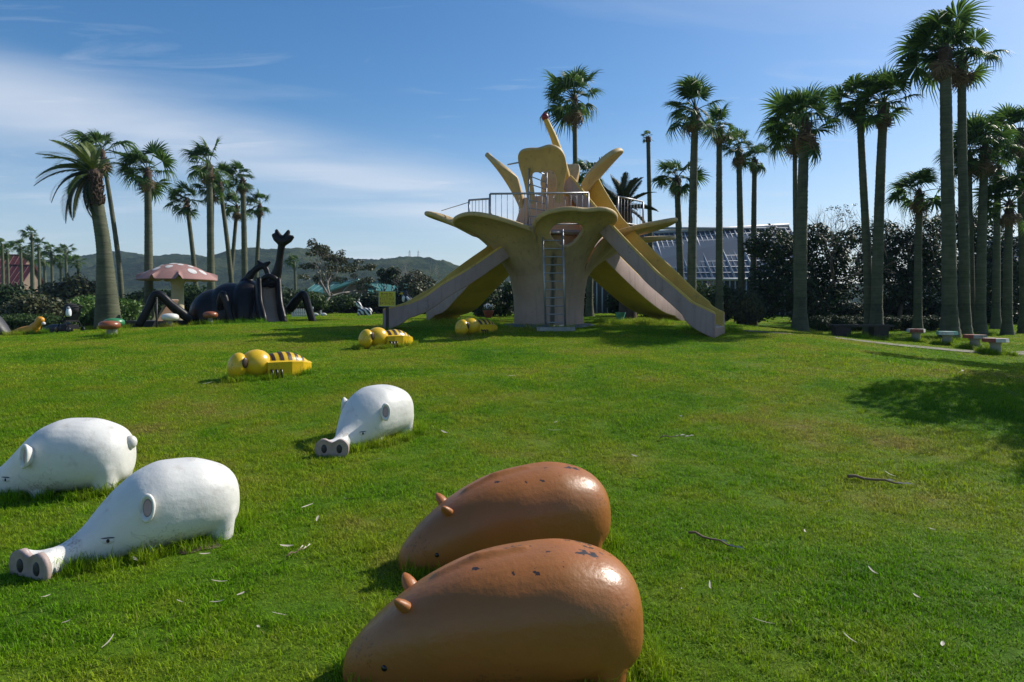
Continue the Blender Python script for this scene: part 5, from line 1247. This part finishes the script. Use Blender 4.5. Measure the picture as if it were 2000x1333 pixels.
MB().lathe([(.11, 0), (.15, .16), (.19, .27), (.20, .30), (.165, .30), (.15, .26), (.02, .24)], 8).build('pot', M['teal'], pt, False)
MB().lathe([(.15, .255), (.01, .27)], 8).build('earth', M['soil'], pt)
pt = thing('flower_planter', ground_at(954, 29), 'small orange planter with white flowers beyond the farthest bee', 'flower planter')
MB().lathe([(.12, 0), (.17, .14), (.24, .30), (.25, .34), (.21, .34), (.2, .28), (.02, .27)], 14).build('pot', M['stool_red'], pt)
obj('flowers', quads_mesh(leaf_cloud([((0, 0, .48), (.2, .2, .14))], 160, .035, seed=5), 'flowers', M['bag']), pt)
obj('leaves', quads_mesh(leaf_cloud([((0, 0, .4), (.22, .22, .1))], 260, .04, seed=6), 'leaves', M['leaf_mid']), pt)

# ------------------------------------------------------------------ litter on the lawn
def scrap(seed, L, w, curl):
    r = random.Random(seed); a, b_ = [], []
    for i in range(7):
        t = i / 6; x = (t - .5) * L; y = .05 * L * math.sin(3 * t + seed); zz = .012 + .4 * curl * (t - .4) ** 2 * L; ww = w * math.sin(math.pi * (.08 + .84 * t)) ** .7
        a.append(Vector((x, y - ww, zz + .3 * ww))); b_.append(Vector((x, y + ww, zz)))
    return [[p, p.lerp(q, .5) - Vector((0, 0, w * .35)), q] for p, q in zip(a, b_)]
SC = []
for i, (L, w, cu) in enumerate(((.10, .011, .5), (.15, .008, .7), (.08, .016, .6), (.19, .007, .4), (.12, .013, .9))):
    SC.append(MB().loft(scrap(i, L, w, cu), False, closed=False).mesh('fallen_leaf', M['dryleaf']))
spots = [(737, 906), (1720, 833), (1085, 832), (1083, 848), (868, 853), (1412, 762), (1152, 724), (1060, 700), (1610, 990), (1573, 1050), (1515, 1128), (1388, 1160), (1820, 1045), (1950, 992), (1900, 1008), (1755, 930), (1738, 936), (1840, 1275), (1660, 1262),
         (1330, 1165), (1470, 700), (1560, 750), (1880, 730), (1000, 740), (1180, 770), (350, 1190), (428, 1150), (470, 1175), (545, 1215), (560, 1080), (400, 1095), (425, 1190), (262, 1105), (600, 1000), (680, 985), (620, 1025), (405, 755), (615, 730), (690, 655), (735, 668), (1050, 657), (1600, 690), (1330, 820), (955, 820), (1240, 900), (1540, 840), (1705, 1130), (130, 1230), (210, 1270), (90, 1180), (1250, 745), (1690, 720), (505, 1240), (1490, 1230), (1790, 1180)]
def ray_ground(u, v):
    lo, hi = 1.5, 30.
    for k in range(40):
        m = (lo + hi) / 2; x = (u - 1000) / F * m; z = EYE + (600 - v) / F * m
        if z > G(x, m): lo = m
        else: hi = m
    return Vector(((u - 1000) / F * lo, lo, G((u - 1000) / F * lo, lo)))
for i, (u, v) in enumerate(spots):
    p = ray_ground(u, v); o = obj('fallen_leaf', SC[i % 5]); o.location = p + Vector((0, 0, .035)); s = (.40 + .36 * (p.y / 6)) * rnd.uniform(.7, 1.2); o.scale = (s, s, s)
    o.rotation_euler = (rnd.gauss(0, .12), rnd.gauss(0, .12), rnd.random() * 6.3)
    tag(o, 'pale dry leaf scrap lying on the mown grass', 'fallen leaf', 'dry leaf scraps scattered over the lawn')
def frond_piece(u0, v0, u1, v1, label, mat, w=.012):
    a, b = ray_ground(u0, v0), ray_ground(u1, v1); t = thing('fallen_frond', a, label, 'fallen frond'); d = b - a
    pts = [Vector((d.x * k / 6, d.y * k / 6 + .02 * math.sin(k), 0)) for k in range(7)]
    pts = [Vector((q.x, q.y, G(a.x + q.x, a.y + q.y) - a.z + .04 + .01 * math.sin(k * 2))) for k, q in enumerate(pts)]
    MB().tube(pts, [w * .7 * (1.3 - .12 * k) for k in range(7)], 6).build('stalk', M[mat], t)
    mb = MB()
    for k in range(3, 7):
        q = pts[k]; mb.add([q, q + d * .10 + Vector((.0, .012, .012)), q + d * .2 + Vector((.0, -.006, .004))], [(0, 1, 2)])
    mb.build('leaflet', M['dryleaf'], t, False)
frond_piece(1345, 1052, 1435, 1078, 'thin brown fallen frond stalk on the grass beyond the brown pigs', 'drystick', .010)
frond_piece(1655, 940, 1762, 952, 'dark fallen frond with a pale edge lying on the sunny lawn', 'drystick', .016)
frond_piece(1290, 862, 1345, 858, 'short fallen twig flat on the lawn in front of the flower tower', 'drystick', .007)
frond_piece(560, 1100, 600, 1078, 'thin dry twig lying beside the front white pig', 'drystick', .006)

# ------------------------------------------------------------------ grass
def turf(seed, n, half, h0, h1, w, lean=.5):
    g = np.random.default_rng(seed); p = np.stack([g.uniform(-half, half, n), g.uniform(-half, half, n), np.full(n, -.01)], 1)
    a = g.random(n) * 6.283; h = g.uniform(h0, h1, n) * (.62 + .9 * np.clip(np.array([mnoise.noise(Vector((q[0] * 14, q[1] * 14, seed * 3.1))) for q in p]) + .45, 0, 1)); d = np.stack([np.cos(a), np.sin(a), np.zeros(n)], 1); s = np.stack([-np.sin(a), np.cos(a), np.zeros(n)], 1)
    ln = g.uniform(.15, 1., n) * lean; up = np.array([0, 0, 1.]); ww = (w * g.uniform(.7, 1.3, n))[:, None]
    m = p + d * (h * ln * .35)[:, None] + up * (h * .58)[:, None]; t = p + d * (h * ln * 1.1)[:, None] + up * (h * (1 - .25 * ln))[:, None]
    v = np.stack([p - s * ww, p + s * ww, m + s * ww * .8, m - s * ww * .8, t], 1).reshape(-1, 3)
    f = []
    for i in range(n): f += [(i * 5, i * 5 + 1, i * 5 + 2, i * 5 + 3), (i * 5 + 3, i * 5 + 2, i * 5 + 4)]
    me = bpy.data.meshes.new('turf'); me.from_pydata(v.tolist(), [], f); me.materials.append(M['grass']); me.update(); return me
PROTO = [bpy.data.objects.new('turf', m) for m in (turf(1, 1200, .22, .013, .034, .0020, .9), turf(2, 1200, .22, .013, .036, .0020, 1.0), turf(3, 1000, .22, .016, .044, .0024, .9),     # near, fine
                                                   turf(4, 900, .3, .017, .038, .0042, .9), turf(5, 900, .3, .017, .037, .0042, 1.0),                                       # middle distance
                                                   turf(6, 90, .09, .07, .17, .0028, .8), turf(7, 60, .07, .09, .22, .0030, 1.0))]                                       # long tufts
pts, rot, scl, idx = [], [], [], []
bare = [(ray_ground(u, v), a, b) for u, v, a, b in ((372, 1066, .26, .17),)]
def isbare(x, y):
    for p, a, b in bare:
        if a and ((x - p.x) / a) ** 2 + ((y - p.y) / b) ** 2 < 1 + .5 * mnoise.noise(Vector((x * 6, y * 6, 1))): return True
    return False
for p, a, b in bare:
    if not a: continue
    mb = MB(); v = [(0, 0, G(p.x, p.y) + .008)]
    for k in range(22):
        q = 2 * math.pi * k / 22; r = .78 + .3 * mnoise.noise(Vector((math.cos(q) * 2, math.sin(q) * 2, p.x))); x, y = a * r * math.cos(q), b * r * math.sin(q); v.append((x, y, G(p.x + x, p.y + y) + .006))
    v = [(x + p.x, y + p.y, z) for x, y, z in v]; mb.add(v, [(0, 1 + k, 1 + (k + 1) % 22) for k in range(22)]); tag(mb.build('bare_earth', M['soil']), kind='structure')
def put(x, y, k, s):
    n = gnormal(x, y); q = n.to_track_quat('Z', 'Y').to_euler(); e = (n.to_track_quat('Z', 'Y') @ Quaternion((0, 0, 1), rnd.random() * 6.283)).to_euler()
    pts.append((x, y, G(x, y))); rot.append(tuple(e)); scl.append(s); idx.append(k)
def band(y0, y1, dens, kinds, s0, s1, margin=.06):
    st = 1 / math.sqrt(dens); ny = int((y1 - y0) / st) + 1
    for j in range(ny):
        y = y0 + (j + .5) * st; nx = int(1.62 * y / st) + 1
        for i in range(nx):
            X_, Y_ = (i + .5 + rnd.uniform(-.5, .5)) * st - nx * st / 2, y + rnd.uniform(-.5, .5) * st
            if isbare(X_, Y_) and rnd.random() < .62: continue
            put(X_, Y_, rnd.choice(kinds), rnd.uniform(s0, s1) * (1 + .35 * mnoise.noise(Vector((X_ * 1.6, Y_ * 1.6, 5)))))
band(1.9, 5, 16, (0, 1, 2), .85, 1.15); band(5, 10, 11, (0, 1, 2), .95, 1.3); band(10, 19, 6.0, (3, 4), .95, 1.3); band(19, 30, 3.0, (3, 4), 1.0, 1.5); band(30, 44, 1.2, (3, 4), 1.2, 1.8)
def tufts(x, y, r0, r1, n, s0=.7, s1=1.2):
    for i in range(n):
        a = rnd.random() * 6.283; r = rnd.uniform(r0, r1); put(x + r * math.cos(a), y + r * math.sin(a), rnd.choice((5, 6)), rnd.uniform(s0, s1))
def tuft_ell(x, y, face, a, b, n, s0=.6, s1=1.05):
    for i in range(n):
        q = rnd.random() * 6.283; k = rnd.uniform(.82, 1.18); c_, s_ = math.cos(R(face)), math.sin(R(face)); ex, ey = a * k * math.cos(q), b * k * math.sin(q)
        put(x + ex * c_ - ey * s_, y + ex * s_ + ey * c_, rnd.choice((5, 6)), rnd.uniform(s0, s1))
for x, y, f in ((-.045, 3.03, 182), (0, 4.32, 194), (-2.42, 4.52, 219), (-3.78, 5.75, 185), (-1.5, 7.3, 228)): tuft_ell(x, y, f, .60, .30, 90, .45, .85)
for u, y in ((524, 10.6), (752, 14.6), (930, 17.0)): tuft_ell((u - 1000) / F * y, y, 218, .62, .32, 60, .6, 1.0)
for u, y, r, n in ((214, 16.9, .25, 14), (332, 20.6, .25, 14), (411, 22, .25, 14), (212, 22, .7, 60), (1400, 17.9, .6, 50), (1370, 18.3, .7, 40), (1250, 21.5, 1.5, 110), (900, 23, 1.5, 60), (756, 17.45, .15, 6), (1789, 20.4, .3, 20), (1850, 19.4, .4, 40), (1904, 18.2, .4, 40), (1944, 17.3, .4, 40), (1562, 22, .7, 30), (1711, 23.6, .8, 40), (1855, 22, .9, 50), (1914, 24.6, .7, 30), (465, 22.8, 1.6, 60), (1682, 20.6, .9, 40), (52, 20, .5, 40), (1060, 19, 1.2, 40)):
    tufts((u - 1000) / F * y, y, .0 if r > .6 else r * .4, r, n, .8, 1.4)
for i in range(260):   # stray longer blades
    y = math.sqrt(rnd.uniform(2.2 ** 2, 12 ** 2)); put(y * rnd.uniform(-.78, .78), y, 6, rnd.uniform(.3, .55))
me = bpy.data.meshes.new('grass'); me.vertices.add(len(pts)); me.vertices.foreach_set('co', np.array(pts, np.float32).ravel())
for nm, ty, ar in (('rot', 'FLOAT_VECTOR', rot), ('scl', 'FLOAT', scl), ('idx', 'INT', idx)):
    at = me.attributes.new(nm, ty, 'POINT'); at.data.foreach_set('vector' if ty == 'FLOAT_VECTOR' else 'value', np.array(ar, np.int32 if ty == 'INT' else np.float32).ravel())
me.materials.append(M['grass']); me.update()
gr = tag(obj('grass', me), kind='stuff'); gr['label'] = 'short mown green grass covering the sloping lawn'
ng = bpy.data.node_groups.new('grass_instances', 'GeometryNodeTree')
ng.interface.new_socket('Geometry', in_out='INPUT', socket_type='NodeSocketGeometry'); ng.interface.new_socket('Geometry', in_out='OUTPUT', socket_type='NodeSocketGeometry')
N, Lk = ng.nodes, ng.links; gi, go = N.new('NodeGroupInput'), N.new('NodeGroupOutput'); ip = N.new('GeometryNodeInstanceOnPoints'); jn = N.new('GeometryNodeJoinGeometry')
for o in reversed(PROTO):
    oi = N.new('GeometryNodeObjectInfo'); oi.inputs['Object'].default_value = o; oi.inputs['As Instance'].default_value = True; Lk.new(oi.outputs['Geometry'], jn.inputs[0])
def att(nm, ty): n = N.new('GeometryNodeInputNamedAttribute'); n.data_type = ty; n.inputs[0].default_value = nm; return n.outputs[0]
Lk.new(gi.outputs[0], ip.inputs['Points']); Lk.new(jn.outputs[0], ip.inputs['Instance']); ip.inputs['Pick Instance'].default_value = True
Lk.new(att('idx', 'INT'), ip.inputs['Instance Index']); Lk.new(att('scl', 'FLOAT'), ip.inputs['Scale'])
er = N.new('FunctionNodeEulerToRotation'); Lk.new(att('rot', 'FLOAT_VECTOR'), er.inputs[0]); Lk.new(er.outputs[0], ip.inputs['Rotation'])
Lk.new(ip.outputs[0], go.inputs[0]); gr.modifiers.new('grass', 'NODES').node_group = ng

# ------------------------------------------------------------------ the air
hz = bpy.data.materials.new('haze'); hz.use_nodes = True; nt = NT(hz); nt.n.remove(nt.n['Principled BSDF'])
pv = nt.new('ShaderNodeVolumePrincipled', {'Color': (.50, .68, 1.0, 1), 'Density': .00026}); nt.l.new(pv.outputs[0], nt.n['Material Output'].inputs['Volume'])
hb = MB().box((0, 425, 33), (2400, 950, 72)).build('haze', hz, None, False); tag(hb, kind='stuff')
